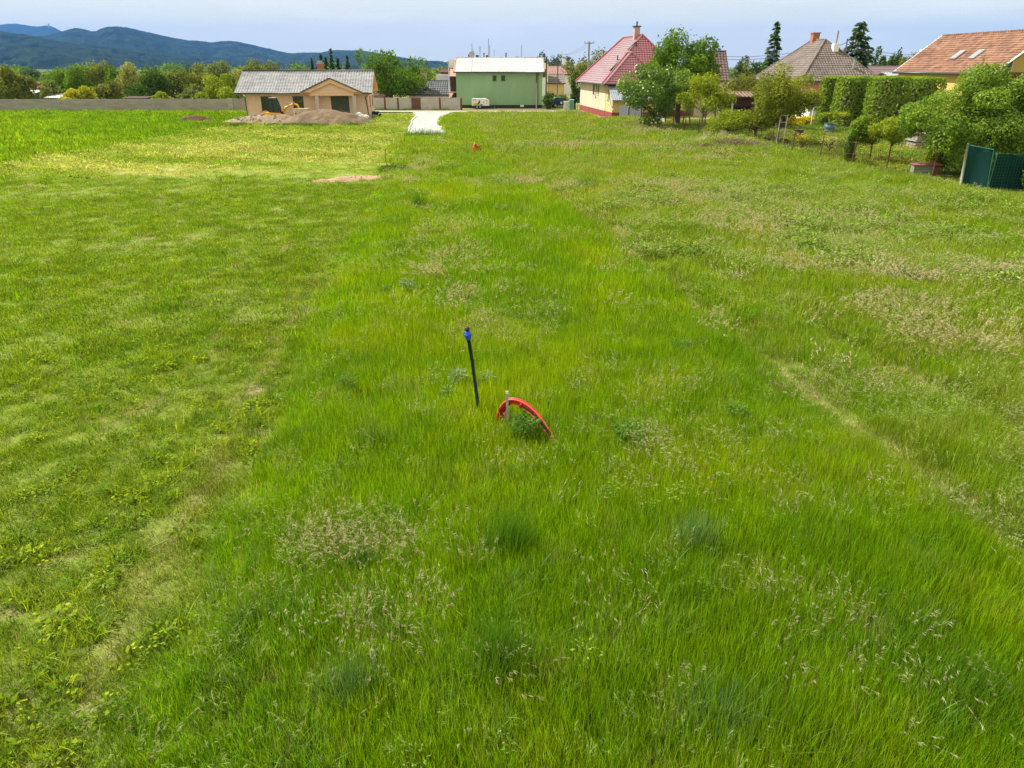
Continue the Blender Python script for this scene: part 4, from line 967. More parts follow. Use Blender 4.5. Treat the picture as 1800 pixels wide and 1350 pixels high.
# ------------------------------------------------------------------ trees and shrubs
trng = np.random.default_rng(5)
def leafcloud(blobs, n, size, aspect=.6, outl=.09, outw=.55, shell=.26, droop=0.0, per=None):
    """leaf faces spread over the shells of overlapping clumps"""
    B = np.array(blobs, float); vol = (B[:, 3] * B[:, 4] + B[:, 4] * B[:, 5] + B[:, 3] * B[:, 5]); pk = trng.choice(len(B), n, p=vol / vol.sum()); b = B[pk]
    d = trng.normal(0, 1, (n, 3)); d /= np.linalg.norm(d, axis=1)[:, None]
    rr = 1 - np.abs(trng.normal(0, shell, n)); o = trng.random(n) < outl; rr[o] = 1 + np.abs(trng.normal(0, .16, o.sum())); rr = np.clip(rr, .15, 1.4)
    P = b[:, :3] + d * b[:, 3:] * rr[:, None]
    nr = d * outw + trng.normal(0, .55, (n, 3)); nr[:, 2] += .15; nr /= np.linalg.norm(nr, axis=1)[:, None]
    u = np.cross(nr, trng.normal(0, 1, (n, 3))); u[:, 2] -= droop; u /= np.linalg.norm(u, axis=1)[:, None]; q = np.cross(nr, u)
    s_ = (size * trng.uniform(.55, 1.4, n))[:, None]
    V = np.stack([P - u * s_ * .5, P + q * s_ * aspect * .5 + nr * s_ * .07, P + u * s_ * .5, P - q * s_ * aspect * .5 + nr * s_ * .07], 1).reshape(-1, 3)
    V[:, 2] = np.maximum(V[:, 2], .03)
    ct = trng.random(len(B)); T = np.clip(.55 * trng.random(n) + .45 * ct[pk], 0, 1)
    return V, np.arange(4 * n).reshape(-1, 4), np.repeat(T, 4)
def clumps(cx, cy, cz, rx, ry, rz, k, f=(.2, .46), top=0.0):
    out = [(cx, cy, cz, rx * .62, ry * .62, rz * .62)]
    for i in range(k):
        d = Vector((trng.normal(), trng.normal(), trng.normal() + top)).normalized(); m = trng.uniform(.45, .92); s_ = trng.uniform(*f)
        out.append((cx + d.x * rx * m, cy + d.y * ry * m, cz + d.z * rz * m, rx * s_, ry * s_, rz * s_ * trng.uniform(.8, 1.1)))
    return out
M_BARK = mat('bark', (.10, .075, .055), .95, .08, .3, 5, bump=.6, bscale=18, stretch=(3, 3, .6))
M_BARKL = mat('pale_bark', (.22, .18, .14), .95, .08, .3, 5)
def trunk_mesh(t, h, r, blobs, nl=7, lean=(0, 0), m=None, base=0.0):
    b = MB(); top = Vector((lean[0], lean[1], h))
    b.tube([(0, 0, -.15), (lean[0] * .15, lean[1] * .15, h * .3), (lean[0] * .6, lean[1] * .6, h * .7), top], [r * 1.25, r, r * .85, r * .7], 8)
    for q in blobs[1:1 + nl]:
        e = Vector(q[:3]); s_ = Vector((lean[0] * .7, lean[1] * .7, h * trng.uniform(.65, .98))); md = s_.lerp(e, .55) + Vector((trng.normal(0, .1), trng.normal(0, .1), .12 * h * .3))
        b.tube([s_, md, e], [r * .5, r * .33, r * .12], 5)
    return b.build('trunk', m or M_BARK, t, True)
LM = {}
def lm(k):
    pal = dict(mid=((0.054, 0.128, 0.015), (0.186, 0.285, 0.025)), dark=((0.028, 0.075, 0.015), (0.109, 0.180, 0.025)), olive=((0.085, 0.120, 0.025), (0.248, 0.262, 0.050)), dull=((0.095, 0.135, 0.038), (0.240, 0.270, 0.080)), yellow=((0.248, 0.285, 0.015), (0.527, 0.465, 0.025)),
               bright=((0.055, 0.135, 0.010), (0.185, 0.290, 0.019)), pale=((0.217, 0.255, 0.075), (0.496, 0.465, 0.175)), fresh=((0.132, 0.210, 0.013), (0.341, 0.390, 0.025)), blue=((0.031, 0.075, 0.044), (0.109, 0.173, 0.088)), thuja=((0.070, 0.156, 0.017), (0.282, 0.390, 0.029)),
               coppery=((0.100, 0.128, 0.025), (0.260, 0.265, 0.050)), spruce=((0.026, 0.066, 0.025), (0.11, 0.175, 0.052)), cherry=((0.093, 0.150, 0.015), (0.310, 0.323, 0.031)), gold=((0.341, 0.315, 0.013), (0.651, 0.540, 0.025)), elder=((0.062, 0.147, 0.029), (0.232, 0.345, 0.057)), bushy=((0.052, 0.134, 0.016), (0.278, 0.396, 0.044)))
    if k not in LM: LM[k] = leaf_mat('leaf_' + k, *pal[k], trans=.36, gloss=.008)
    return LM[k]
def tree(name, label, cat, x, y, h, crown, kind, n, size, trunk_h=None, trunk_r=.14, nb=9, group=None, top=.2, m=None, lean=(0, 0), f=(.32, .5), extra=None, rz=0, outl=.09, shell=.26):
    """crown = (centre height, rx, ry, rz) above the base"""
    t = thing(name, label, cat, (x, y, float(hgt(np.array([x]), np.array([y]))[0]) if y < 98 else 0), rz, group)
    cz, rx, ry, rz_ = crown; B = clumps(lean[0], lean[1], cz, rx, ry, rz_, nb, f, top)
    if extra: B += extra
    trunk_mesh(t, trunk_h or max(.3, cz - rz_ * .4), trunk_r, B, min(8, nb), lean, m)
    link_mesh('crown', np_mesh('crown', *leafcloud(B, n, size, outl=outl, shell=shell)), lm(kind), t)
    return t, B
def px_tree(name, label, cat, px, ptop, pbase, hw, Y, kind, n, size, group=None, nb=9, low=.12, **k):
    """stand a tree at depth Y so that it spans the sighted height and width"""
    top, base = pt(px, ptop, Y), pt(px, pbase, Y); zb = 0; H_ = top.z; rx = 1.12 * (pt(px + hw, ptop, Y).x - top.x)
    z0 = max(low * H_, .1); cz = (H_ + z0) / 2; rz_ = (H_ - z0) / 2
    return tree(name, label, cat, top.x, Y, H_, (cz, rx, rx * .9, rz_), kind, n, size, trunk_h=k.pop('trunk_h', max(.4, z0 + rz_ * .5)), nb=nb, group=group, **k)

G_ORCH = 'orchard trees beyond the concrete wall'
orch = [  # px, top, half width, depth, leaf kind, label
    (-14, 120, 30, 112, 'dull', 'greyish tree at the far left end above the concrete wall'),
    (18, 117, 30, 110, 'olive', 'olive tree with loose crown above the left end of the concrete wall'),
    (62, 119, 26, 150, 'blue', 'blue green tree set back behind the teal shed'),
    (88, 143, 17, 112, 'dull', 'dull grey green shrub left of the white roofed shed'),
    (94, 120, 26, 128, 'mid', 'rounded green tree behind the white roofed shed'),
    (128, 114, 27, 122, 'mid', 'leafy green tree behind the yellow bush'),
    (150, 106, 17, 128, 'coppery', 'tall brownish tree crown, highest in the left orchard'),
    (176, 109, 17, 130, 'dull', 'grey brown tree beside the tallest brownish crown'),
    (196, 112, 16, 126, 'bright', 'small bright green pointed crown left of the cream blossoming tree'),
    (184, 138, 24, 111, 'olive', 'wide low olive tree close behind the wall right of the yellow bush'),
    (225, 115, 22, 124, 'pale', 'cream blossoming tree in the middle of the orchard'),
    (258, 117, 32, 114, 'dark', 'broad dark green tree in the middle of the orchard'),
    (297, 119, 26, 118, 'olive', 'speckled olive tree right of the broad dark green tree'),
    (322, 114, 17, 130, 'dark', 'dark pointed crown behind the speckled olive tree'),
    (348, 117, 24, 124, 'coppery', 'rusty olive tree left of the yellow green bush tree'),
    (384, 111, 26, 130, 'dull', 'grey brown thin crowned tree left of the bungalow roof'),
    (412, 117, 18, 134, 'pale', 'pale thin tree at the left edge of the bungalow roof'),
    (338, 150, 23, 109, 'dull', 'pale silvery shrub leaning over the concrete wall'),
    (284, 160, 17, 107.5, 'fresh', 'small light green shrub just above the concrete wall'),
    (382, 131, 31, 108, 'fresh', 'yellow green bushy tree beside the bungalow'),
    (137, 150, 26, 107, 'yellow', 'bright yellow green bush right of the white roofed shed'),
    (58, 141, 10, 126, 'pale', 'small pale blossoming tree beside the rusty shed'),
    (455, 101, 34, 124, 'olive', 'rounded olive tree rising behind the bungalow roof'),
    (505, 117, 20, 130, 'coppery', 'low brownish crown behind the bungalow ridge'),
    (640, 118, 22, 140, 'mid', 'low green crown between spruces and the big maple')]
for px, top, hw, Y, kd, lb in orch:
    px_tree('orchard_tree' if hw > 18 else 'small_tree', lb, 'tree', px, top, 190, hw * 1.08, Y, kd, 3400 if hw > 20 else 1900, .34, G_ORCH, nb=14, f=(.24, .42), outl=.12, low=.03)
xb = np.arange(-125, -14, 2.6); wb = [(x, 139 + trng.uniform(-3, 9), trng.uniform(1.6, 2.3), trng.uniform(2, 3.2), 2, trng.uniform(1.8, 3.0)) for x in xb]
o = link_mesh('undergrowth', np_mesh('undergrowth', *leafcloud(wb, 15000, .42, outl=.12)), lm('mid')); tag(o, 'tangled green undergrowth filling the orchard behind the wall', 'undergrowth', kind='stuff')
# far strip of woodland that closes the horizon
wb = []
for x in np.arange(-330, 330, 5.5):
    yy = 330 + trng.uniform(-25, 40) + (0 if x < 20 else 20); hh = trng.uniform(4.5, 8) if x < -30 else trng.uniform(4, 7.5)
    wb.append((x, yy, hh * .45, trng.uniform(3.5, 6), 4, hh * .55))
o = link_mesh('woodland', np_mesh('woodland', *leafcloud(wb, 26000, 1.1, outl=.12)), lm('mid')); tag(o, 'far belt of trees closing the fields below the hills', 'woods', kind='stuff')

def conifer(label, px, ptop, hw, Y, n=1500, kind='spruce', size=.5, name='spruce_tree', ragged=.25, group=None, z0=.6, levels=16):
    p = pt(px, ptop, Y); H_ = p.z; rw = pt(px + hw, ptop, Y).x - p.x; t = thing(name, label, 'tree', (p.x, Y, 0), 0, group)
    MB().tube([(0, 0, 0), (0, 0, H_ * .97)], [.2, .03], 7).build('trunk', M_BARK, t)
    V = []; T = []; lv = trng.random(n) ** .75
    ang0 = trng.uniform(0, 6.28, 400); L_ = np.floor(lv * levels).astype(int); nbw = 7
    bi = trng.integers(0, nbw, n); az = ang0[(L_ * nbw + bi) % 400] + trng.normal(0, .16, n); 
    zt = H_ - (L_ + .2) / levels * (H_ - z0); maxr = rw * (.10 + .90 * ((L_ + .6) / levels) ** .8) * (1 - ragged + 2 * ragged * ang0[(L_ * nbw + bi + 50) % 400] / 6.28)
    r = maxr * np.sqrt(trng.random(n)); z = zt - .32 * r + .12 * r ** 2 / np.maximum(maxr, .1) + trng.normal(0, .10, n)
    P = np.stack([r * np.cos(az), r * np.sin(az), z], 1)
    u = np.stack([np.cos(az), np.sin(az), -.35 + trng.normal(0, .3, n)], 1); q = np.cross(u, trng.normal(0, .5, (n, 3)) + [0, 0, 1]); q /= np.linalg.norm(q, axis=1)[:, None]
    s_ = (size * trng.uniform(.6, 1.3, n))[:, None]
    V = np.stack([P - u * s_ * .5, P + q * s_ * .22, P + u * s_ * .5, P - q * s_ * .22 - [0, 0, .05]], 1).reshape(-1, 3)
    link_mesh('crown', np_mesh('crown', V, np.arange(4 * n).reshape(-1, 4), np.repeat(trng.random(n), 4)), lm(kind), t); return t
G_SP = 'distant spruces behind the bungalow'
for px, top, hw, kd, lb in ((547, 103, 7, 'blue', 'bluish spruce directly behind the bungalow chimney'), (563, 96, 9, 'blue', 'bluish grey spruce second from the bungalow chimney'), (572, 101, 7, 'spruce', 'short dark spruce beside the bluish grey one'), (581, 87, 7, 'spruce', 'tallest thin dark spruce behind the bungalow'),
    (593, 103, 8, 'spruce', 'low dark spruce right of the tallest thin spruce'), (609, 98, 9, 'blue', 'pale bluish spruce next to the big maple')):
    conifer(lb, px, top, hw, 168, 700, kd, .7, group=G_SP)
conifer('tall ragged dark spruce standing alone left of the brown hipped roof', 1367, 40, 22, 108, 2600, 'spruce', .55, ragged=.45, levels=22)
conifer('broad dark spruce right of the brown hipped roof', 1516, 40, 46, 104, 5600, 'spruce', .6, ragged=.4, levels=20)
conifer('small blue spruce top above the dark brown roof', 1258, 73, 8, 112, 700, 'blue', .5)
for px, top, hw, Y, kd, lb in ((1303, 101, 18, 125, 'blue', 'bluish green round crown right of the dark brown roof'), (1330, 100, 16, 132, 'dark', 'dark pine crown left of the lone spruce'), (1346, 96, 12, 135, 'dark', 'small dark crown touching the lone spruce'),
    (1552, 86, 14, 138, 'dark', 'dark green tree just right of the broad spruce'), (1574, 80, 13, 142, 'dark', 'dark pointed tree in the row before the orange roof'), (1604, 80, 24, 150, 'dull', 'grey green airy tree left of the orange roof'),
    (1480, 74, 20, 128, 'pale', 'thin pale green birch behind the brown hipped roof'), (1492, 120, 12, 100, 'mid', 'green shrub in front of the broad spruce'), (1562, 128, 13, 96, 'fresh', 'light green shrub below the plum coloured roof'),
    (903, 89, 13, 150, 'dark', 'tallest dark pine crown over the green building ridge'), (924, 95, 12, 152, 'dark', 'middle dark pine crown over the green building ridge'), (938, 98, 9, 154, 'dark', 'smallest dark pine crown over the green building ridge'),
    (958, 91, 15, 180, 'blue', 'grey green round tree behind the green building corner'), (977, 90, 14, 185, 'blue', 'taller grey green tree right of the building corner'), (1000, 97, 14, 190, 'blue', 'low grey green tree left of the concrete pole'),
    (728, 112, 16, 128, 'dark', 'narrow dark tree behind the big maple'), (748, 112, 24, 140, 'olive', 'round olive tree behind the low grey roof'), (772, 125, 20, 135, 'fresh', 'pale green tree before the far dull red building')):
    px_tree('distant_tree', lb, 'tree', px, top, 190, hw * 1.05, Y, kd, 1900, .42, 'trees behind the houses', low=.05, nb=11, f=(.24, .42), outl=.12)
# big tree beside the bungalow: round crown, feathered leader shoots on top
tp = pt(672, 84, 112); ex = [(trng.uniform(-4.6, 3.4), trng.uniform(-1, 1), 7.0 + trng.uniform(-.8, .4), .4, .4, .75) for _ in range(18)]
px_tree('maple_tree', 'big rounded green tree with feathery top between bungalow and green building', 'tree', 683, 93, 190, 58, 113, 'bright', 9500, .32, nb=26, f=(.22, .36), extra=ex, trunk_r=.3, outl=.1)
px_tree('roadside_tree', 'tall yellowish olive tree behind the concrete pole', 'tree', 1035, 84, 190, 38, 122, 'olive', 5000, .34, nb=18, f=(.24, .38), outl=.12)
px_tree('dark_shrub', 'dark conifer hedge bush against the beige house wall', 'shrub', 1012, 140, 190, 10, 108, 'spruce', 1400, .28, low=.02)
px_tree('dark_bush', 'dark bush at the right corner of the green building', 'shrub', 962, 164, 192, 13, 109, 'dark', 1600, .22, low=.02, nb=8)
px_tree('garden_bush', 'low green bush behind the dark blue car', 'shrub', 984, 163, 190, 12, 122, 'mid', 900, .28, low=.02)

# right hand garden
t, B = px_tree('lime_tree', 'big bright green round crowned tree beside the crimson roof', 'tree', 1204, 56, 220, 55, 75, 'bright', 21000, .24, nb=34, f=(.26, .42), trunk_r=.28, outl=.05, low=.2, top=.3)
t, B = px_tree('elder_bush', 'large elder bush covered with cream flower heads', 'shrub', 1157, 110, 222, 56, 70.5, 'elder', 13000, .2, nb=26, f=(.22, .36), low=.02, outl=.05)
n = 130; bb = np.array(B)[1:]; pk = trng.integers(0, len(bb), n); d = trng.normal(0, 1, (n, 3)); d[:, 1] -= .5; d[:, 2] += .6; d[:, 0] -= .5; d /= np.linalg.norm(d, axis=1)[:, None]
P = bb[pk, :3] + d * bb[pk, 3:] * 1.03; V = []; F = []
for i in range(n):
    nn_ = Vector(d[i]) + Vector((0, -.2, .6)); nn_.normalize(); u = nn_.orthogonal().normalized(); q = nn_.cross(u); r = trng.uniform(.055, .105); b0 = len(V)
    V.append(P[i] + np.array(nn_) * .04)
    for k in range(6): V.append(P[i] + np.array(u) * r * math.cos(k * 1.047) + np.array(q) * r * math.sin(k * 1.047))
    F += [(b0, b0 + 1 + k, b0 + 1 + (k + 1) % 6) for k in range(6)]
o = link_mesh('flower_heads', np_mesh('flower_heads', np.array(V), np.array(F)), mat('cream_flower', (.56, .56, .36), .9, .1, .1), t); o['kind'] = 'stuff'
px_tree('plum_tree', 'small light green tree with slim pale trunk at the wire fence', 'tree', 1243, 128, 242, 40, 64.5, 'fresh', 6500, .17, nb=20, f=(.24, .38), low=.26, trunk_r=.09, m=M_BARKL, outl=.14)
px_tree('currant_shrub', 'rounded yellow green shrub behind the fence beside the plum tree', 'shrub', 1284, 196, 252, 38, 60.5, 'fresh', 5000, .14, nb=16, low=.02, outl=.14)
px_tree('walnut_sapling', 'coppery young tree behind the shed roof', 'tree', 1312, 108, 220, 36, 79, 'coppery', 3200, .2, nb=14, f=(.2, .34), outl=.2, shell=.3)
t, B = px_tree('cherry_tree', 'wide crowned olive cherry tree with the ladder under it', 'tree', 1384, 120, 262, 58, 56.5, 'cherry', 15000, .14, nb=34, f=(.2, .34), low=.25, trunk_r=.11, outl=.12, trunk_h=1.4)
px_tree('low_apple_tree', 'low spreading yellowish tree left of the cherry trunk', 'tree', 1334, 190, 240, 30, 59.5, 'cherry', 3200, .14, nb=14, low=.2, outl=.14)
px_tree('standard_tree', 'young round headed tree on a thin stake in the garden lawn', 'tree', 1464, 196, 226, 22, 68, 'fresh', 1300, .17, low=.55, trunk_r=.03, nb=8, outl=.12)
t = thing('golden_juniper', 'low spreading golden juniper on the garden lawn', 'shrub', (*gp(1412, 221)[:2], 0))
B = [(trng.uniform(-2.3, 2.3), trng.uniform(-.6, .6), trng.uniform(.2, .75), .9, .6, .2) for _ in range(16)]
MB().tube([(0, 0, -.1), (0, 0, .4)], [.08, .05], 6).build('stem', M_BARK, t); link_mesh('foliage', np_mesh('foliage', *leafcloud(B, 3600, .2)), lm('gold'), t)
px_tree('quince_tree', 'dense olive tree close behind the cherry crown', 'tree', 1388, 140, 215, 40, 71, 'olive', 5200, .2, nb=18, low=.05)
# clipped thuja hedge: four columns that stand shoulder to shoulder
G_H = 'clipped thuja hedge columns'
for pa, pb, top, bot, Y, lb in ((1452, 1484, 138, 226, 75.5, 'clipped hedge block nearest to the pink house wall'), (1484, 1544, 137.5, 226, 72, 'second clipped hedge block, wide and leafy'), (1543, 1606, 137.5, 228, 68.5, 'bulging third hedge block behind the young trees'), (1598, 1668, 139, 226, 70.5, 'shaded fourth hedge block next to the great bush')):
    a, c = pt(pa, top, Y), pt(pb, top, Y); W = (c.x - a.x) / 2; Hh = a.z + .02; t = thing('hedge_shrub', lb, 'hedge', ((a.x + c.x) / 2, Y + W * .6, 0), 0, G_H)
    nn_ = int(2600 * (W / 2 + .4)); V = []
    f_ = trng.integers(0, 4, nn_ * 2); th = trng.uniform(0, 2 * np.pi, nn_ * 2); rr = np.where(f_ == 0, np.sqrt(trng.random(nn_ * 2)), 1.0)
    ex_ = 4; cx_, sy_ = np.cos(th), np.sin(th); sup = (np.abs(cx_) ** ex_ + np.abs(sy_) ** ex_) ** (-1 / ex_)
    zz = np.where(f_ == 0, Hh, Hh * trng.random(nn_ * 2)); bul = 1 + .10 * (fbm(th * 1.5 + pa, zz * .9, 3) - .5) * 2 - .06 * (zz / Hh) ** 6
    P = np.stack([cx_ * sup * rr * W * 1.02 * bul, sy_ * sup * rr * W * .9 * bul, zz + np.where(f_ == 0, .22 * (fbm(cx_ * rr * 2 + pa, sy_ * rr * 2, 3) - .5), 0)], 1)
    P += trng.normal(0, .07, P.shape); nr = np.stack([cx_, sy_, np.where(f_ == 0, 2.5, .25)], 1) + trng.normal(0, .5, P.shape); nr /= np.linalg.norm(nr, axis=1)[:, None]
    u = np.cross(nr, trng.normal(0, 1, P.shape)); u[:, 2] += .4; u /= np.linalg.norm(u, axis=1)[:, None]; q = np.cross(nr, u); s_ = trng.uniform(.12, .3, (len(P), 1))
    V = np.stack([P - u * s_ * .5, P + q * s_ * .3, P + u * s_ * .5, P - q * s_ * .3], 1).reshape(-1, 3); V[:, 2] = np.maximum(V[:, 2], .02)
    tn = np.clip(.5 * trng.random(len(P)) + .5 * fbm(th * 2, zz * 1.3 + pa, 3), 0, 1)
    core = MB(); core.lathe([(.75 * W, .05), (.8 * W, Hh * .5), (.7 * W, Hh * .93)], 10); core.build('inner_twigs', M_BARK, t)
    link_mesh('foliage', np_mesh('foliage', V, np.arange(len(V)).reshape(-1, 4), np.repeat(tn, 4)), lm('thuja'), t)
# great bush at the right edge
p = gp(1735, 322); t = thing('hazel_bush', 'huge leafy green bush filling the right edge beside the green mesh panel', 'shrub', (p.x + .95, 40.2, 0))
B = []
for _ in range(135):
    a = trng.uniform(0, 6.28); r = trng.random() ** .5; xx = 4.3 * r * math.cos(a); yy = 2.4 * r * math.sin(a); hh = 5.5 * (1 - .24 * ((xx + .3) / 3.9) ** 2 * (1 if xx < 0 else .35)) * math.sqrt(max(.1, 1 - (yy / 2.7) ** 2))
    zf_ = trng.uniform(.08, .92) ** .8
    if xx < -2.2 and zf_ < .5: continue
    B.append((xx, yy, zf_ * hh, trng.uniform(.5, .95), trng.uniform(.5, .9), trng.uniform(.45, .8)))
bt = MB()
for k in range(7): q_ = B[k]; bt.tube([(q_[0] * .1, q_[1] * .1, -.1), (q_[0] * .5, q_[1] * .5, q_[2] * .6), q_[:3]], [.09, .06, .02], 6)
bt.build('stems', M_BARK, t); link_mesh('foliage', np_mesh('foliage', *leafcloud(B, 70000, .135, outl=.06, shell=.16)), lm('bushy'), t)
p = gp(1790, 338); t, B_ = tree('low_bush', 'light leafy bush at the right border in front of the mesh fence', 'shrub', p.x + .75, 34.6, 1.9, (.95, .95, .8, .85), 'bright', 4200, .09, nb=12, outl=.14)
px_tree('forsythia_bush', 'yellow green bush between the crate and the great bush', 'shrub', 1650, 252, 318, 17, 41.5, 'fresh', 4200, .09, low=.03, nb=10, outl=.12)
px_tree('young_fruit_tree', 'slender yellow green young tree right of the pair', 'tree', 1578, 200, 302, 32, 45, 'fresh', 6000, .105, nb=22, f=(.2, .34), low=.33, trunk_r=.05, outl=.16)
px_tree('young_fruit_tree', 'dull green young tree left of the pair', 'tree', 1541, 216, 296, 24, 46.3, 'cherry', 3800, .1, nb=16, f=(.22, .36), low=.33, trunk_r=.04, outl=.16)
px_tree('leaning_pine', 'bushy young pine leaning over the ivy post', 'tree', 1512, 205, 288, 22, 46.6, 'thuja', 3000, .13, low=.42, nb=12, lean=(.15, 0), trunk_r=.06)
px_tree('ivy_column', 'dark ivy covered stump on the fence line', 'shrub', 1497, 238, 296, 13, 45, 'dark', 2800, .09, low=.0, nb=8, outl=.04)
for px, top, base, hw, Y, lb in ((1414, 232, 272, 12, 52.5, 'pale flowering stalky shrub beside the black barrel'), (1461, 240, 280, 18, 50.5, 'sparse cream flowering shrub between the fence posts')):
    px_tree('sparse_shrub', lb, 'shrub', px, top, base, hw, Y, 'yellow' if px < 1430 else 'pale', 420, .1, low=.05, nb=7, shell=.45)
for px, base, hw, top, lb in ((1350, 256, 14, 236, 'grey leafless undergrowth left of the ladder'), (1382, 262, 9, 244, 'small grey shrub right of the ladder')):
    px_tree('grey_undergrowth', lb, 'shrub', px, top, base, hw, 55.3, 'dull', 900, .1, low=.02, nb=6)
# ------------------------------------------------------------------ things standing in the meadow
def stub_pipe():
    base = gp(844, 748); top = pt(823, 592, base.y); tip = pt(821.5, 575.5, base.y)
    t = thing('water_pipe', 'upright dark water pipe with blue coupling in the tall grass', 'pipe', base)
    a = Vector((0, 0, -.2)); tp = top - base; tt = tip - base; ax = tt.normalized(); h = tt.length
    MB().tube([a, tp * .3 + Vector((.012, 0, 0)), tp * .7 + Vector((.012, 0, 0)), tp], .029, 14).build('pipe', mat('dark_pipe', (.010, .022, .035), .38, .5, .2, 6), t, True)
    MB().tube([a, tp * .17 + Vector((.008, 0, 0))], .031, 14).build('muddy_sleeve', mat('mud_stain', (.10, .085, .06), .9, .1, .3, 10), t, True)
    q = ax.to_track_quat('Z', 'Y').to_matrix().to_4x4(); Mx = Matrix.Translation(tp - ax * .03) @ q
    MB().lathe([(.036, -.02), (.043, -.012), (.044, .02), (.041, .03), (.052, .035), (.054, .072), (.047, .077), (.048, .118), (.040, .128)], 18, Mx).build('coupling', mat('blue_plastic_fitting', (.004, .07, .50), .35, .5, .1), t, True)
    r_ = MB()
    for k in range(12): a_ = k * math.pi / 6; r_.box(.050, .057, -.006, .006, .038, .072, Mx @ Matrix.Rotation(a_, 4, 'Z'))
    r_.build('coupling_ribs', mat('blue_plastic_fitting', None), t)
    MB().lathe([(.034, .13), (.034, .15), (.045, .152), (.045, .170), (.036, .174), (.036, .19), (.02, .195)], 16, Mx).build('cap', mat('black_plastic', (.012, .012, .014), .4, .5), t, True)
stub_pipe()
def smooth(P, n=5):
    P = [Vector(p) for p in P]; out = []
    for i in range(len(P) - 1):
        p0, p1, p2, p3 = P[max(i - 1, 0)], P[i], P[i + 1], P[min(i + 2, len(P) - 1)]
        for k in range(n):
            t = k / n; out.append(.5 * ((2 * p1) + (p2 - p0) * t + (2 * p0 - 5 * p1 + 4 * p2 - p3) * t * t + (3 * p1 - p0 - 3 * p2 + p3) * t ** 3))
    return out + [P[-1]]
def cable_loop():
    b0 = gp(884, 775); t = thing('cable_loop', 'bundled red and orange conduit loop arching out of the tall grass', 'cable bundle', b0)
    path = [(885, 785, 10.32), (880, 752, 10.30), (880, 733, 10.27), (886, 716, 10.22), (898, 706, 10.16), (914, 709, 10.08), (931, 720, 9.98), (946, 735, 9.88), (959, 752, 9.78), (969, 768, 9.70), (980, 800, 9.62)]
    P = [pt(*q) - b0 for q in path]
    RED = mat('red_conduit', (.46, .012, .035), .42, .5, .1); ORA = mat('orange_conduit', (.75, .11, .012), .4, .5, .08); BLK = mat('black_conduit', (.012, .016, .022), .35, .5)
    for i, (off, r, m_, k0, k1, nm) in enumerate([((0, 0, 0), .024, RED, 0, 9, 'conduit'), ((.0, .04, .026), .023, RED, 0, 9, 'conduit'), ((0, -.03, -.040), .022, RED, 0, 8, 'conduit'), ((.0, .02, -.042), .020, RED, 0, 8, 'conduit'),
                                        ((.0, -.01, .042), .010, ORA, 0, 11, 'orange_conduit'), ((-.01, -.04, -.056), .010, ORA, 0, 11, 'orange_conduit'), ((.035, -.03, .026), .021, BLK, 5, 11, 'black_conduit'), ((.0, .05, -.02), .017, BLK, 6, 11, 'black_conduit')]):
        Q = []
        for j, p in enumerate(P[k0:k1]):
            a = (P[min(j + k0 + 1, len(P) - 1)] - P[max(j + k0 - 1, 0)]).normalized(); nn_ = a.cross(Vector((0, 1, 0))).normalized()
            fan = 1 if j + k0 < 8 else .8
            Q.append(p + (nn_ * -off[2] + Vector((0, off[1], 0)) + Vector((off[0], 0, 0))) * fan)
        MB().tube(smooth(Q), r, 8).build(nm, m_, t, True)
    s_ = MB()
    for q in (2.2, 5.2, 7.2):
        i = int(q); c = P[i].lerp(P[i + 1], q - i); d = (P[i + 1] - P[i]).normalized(); s_.tube([c - d * .012, c + d * .012], .064, 12)
    s_.build('tie_tape', mat('red_tape', (.45, .02, .03), .5), t)
    p0, p1 = pt(893.5, 775, 10.03) - b0, pt(891, 692.5, 10.03) - b0
    st = thing('marker_stake', 'thin pale metal stake holding the red conduit loop', 'stake', b0); st_b = MB(); d = (p1 - p0)
    st_b.add([p0 + Vector((-.018, -.004, 0)), p0 + Vector((.018, -.004, 0)), p0 + Vector((.018, .004, 0)), p0 + Vector((-.018, .004, 0)), p1 + Vector((-.022, -.004, 0)), p1 + Vector((.022, -.004, 0)), p1 + Vector((.022, .004, 0)), p1 + Vector((-.022, .004, 0))],
             [(3, 2, 1, 0), (4, 5, 6, 7), (0, 1, 5, 4), (1, 2, 6, 5), (2, 3, 7, 6), (3, 0, 4, 7)]); st_b.build('flat_bar', mat('galvanised', (.36, .40, .40), .45, .5, .15, metal=.3), st)
    MB().box(p1.x - .022, p1.x + .022, p1.y - .0045, p1.y + .0045, p1.z - .0, p1.z + .05).build('bright_tip', M_WHITE, st)
cable_loop()
def far_loops():
    b0 = gp(836, 272); t = thing('orange_cable_loops', 'pair of thin orange conduit loops standing in the far meadow', 'cable bundle', b0)
    ORA = mat('orange_conduit', None); RED = mat('red_conduit', None)
    w_ = lambda L_: smooth([pt(a, c, b0.y + d) - b0 for a, c, d in L_])
    MB().tube(w_([(829, 274, 0), (830.5, 264, 0), (833, 256, .1), (835, 251.5, .2), (835.8, 256, .3), (834.5, 266, .4), (833, 275, .4)]), .045, 7).build('conduit', ORA, t, True)
    MB().tube(w_([(831, 275, -.1), (832, 264, -.1), (834.4, 255, 0), (836, 253, .1), (836.5, 260, .3), (835.5, 275, .3)]), .03, 7).build('conduit', RED, t, True)
    MB().tube(w_([(837, 276, 0), (837, 265, 0), (838.2, 258.5, 0), (840.5, 256.5, 0), (843, 258.5, 0), (844.8, 265, 0), (844.5, 276, 0)]), .048, 7).build('conduit', mat('dark_orange_conduit', (.40, .05, .012), .45), t, True)
    MB().tube(w_([(838, 276, .1), (836.8, 267, .1), (837.4, 260, .1), (839.4, 258, .1), (840.2, 263, .1), (839, 276, .1)]), .025, 7).build('conduit', mat('green_conduit', (.01, .16, .06), .45), t, True)
far_loops()
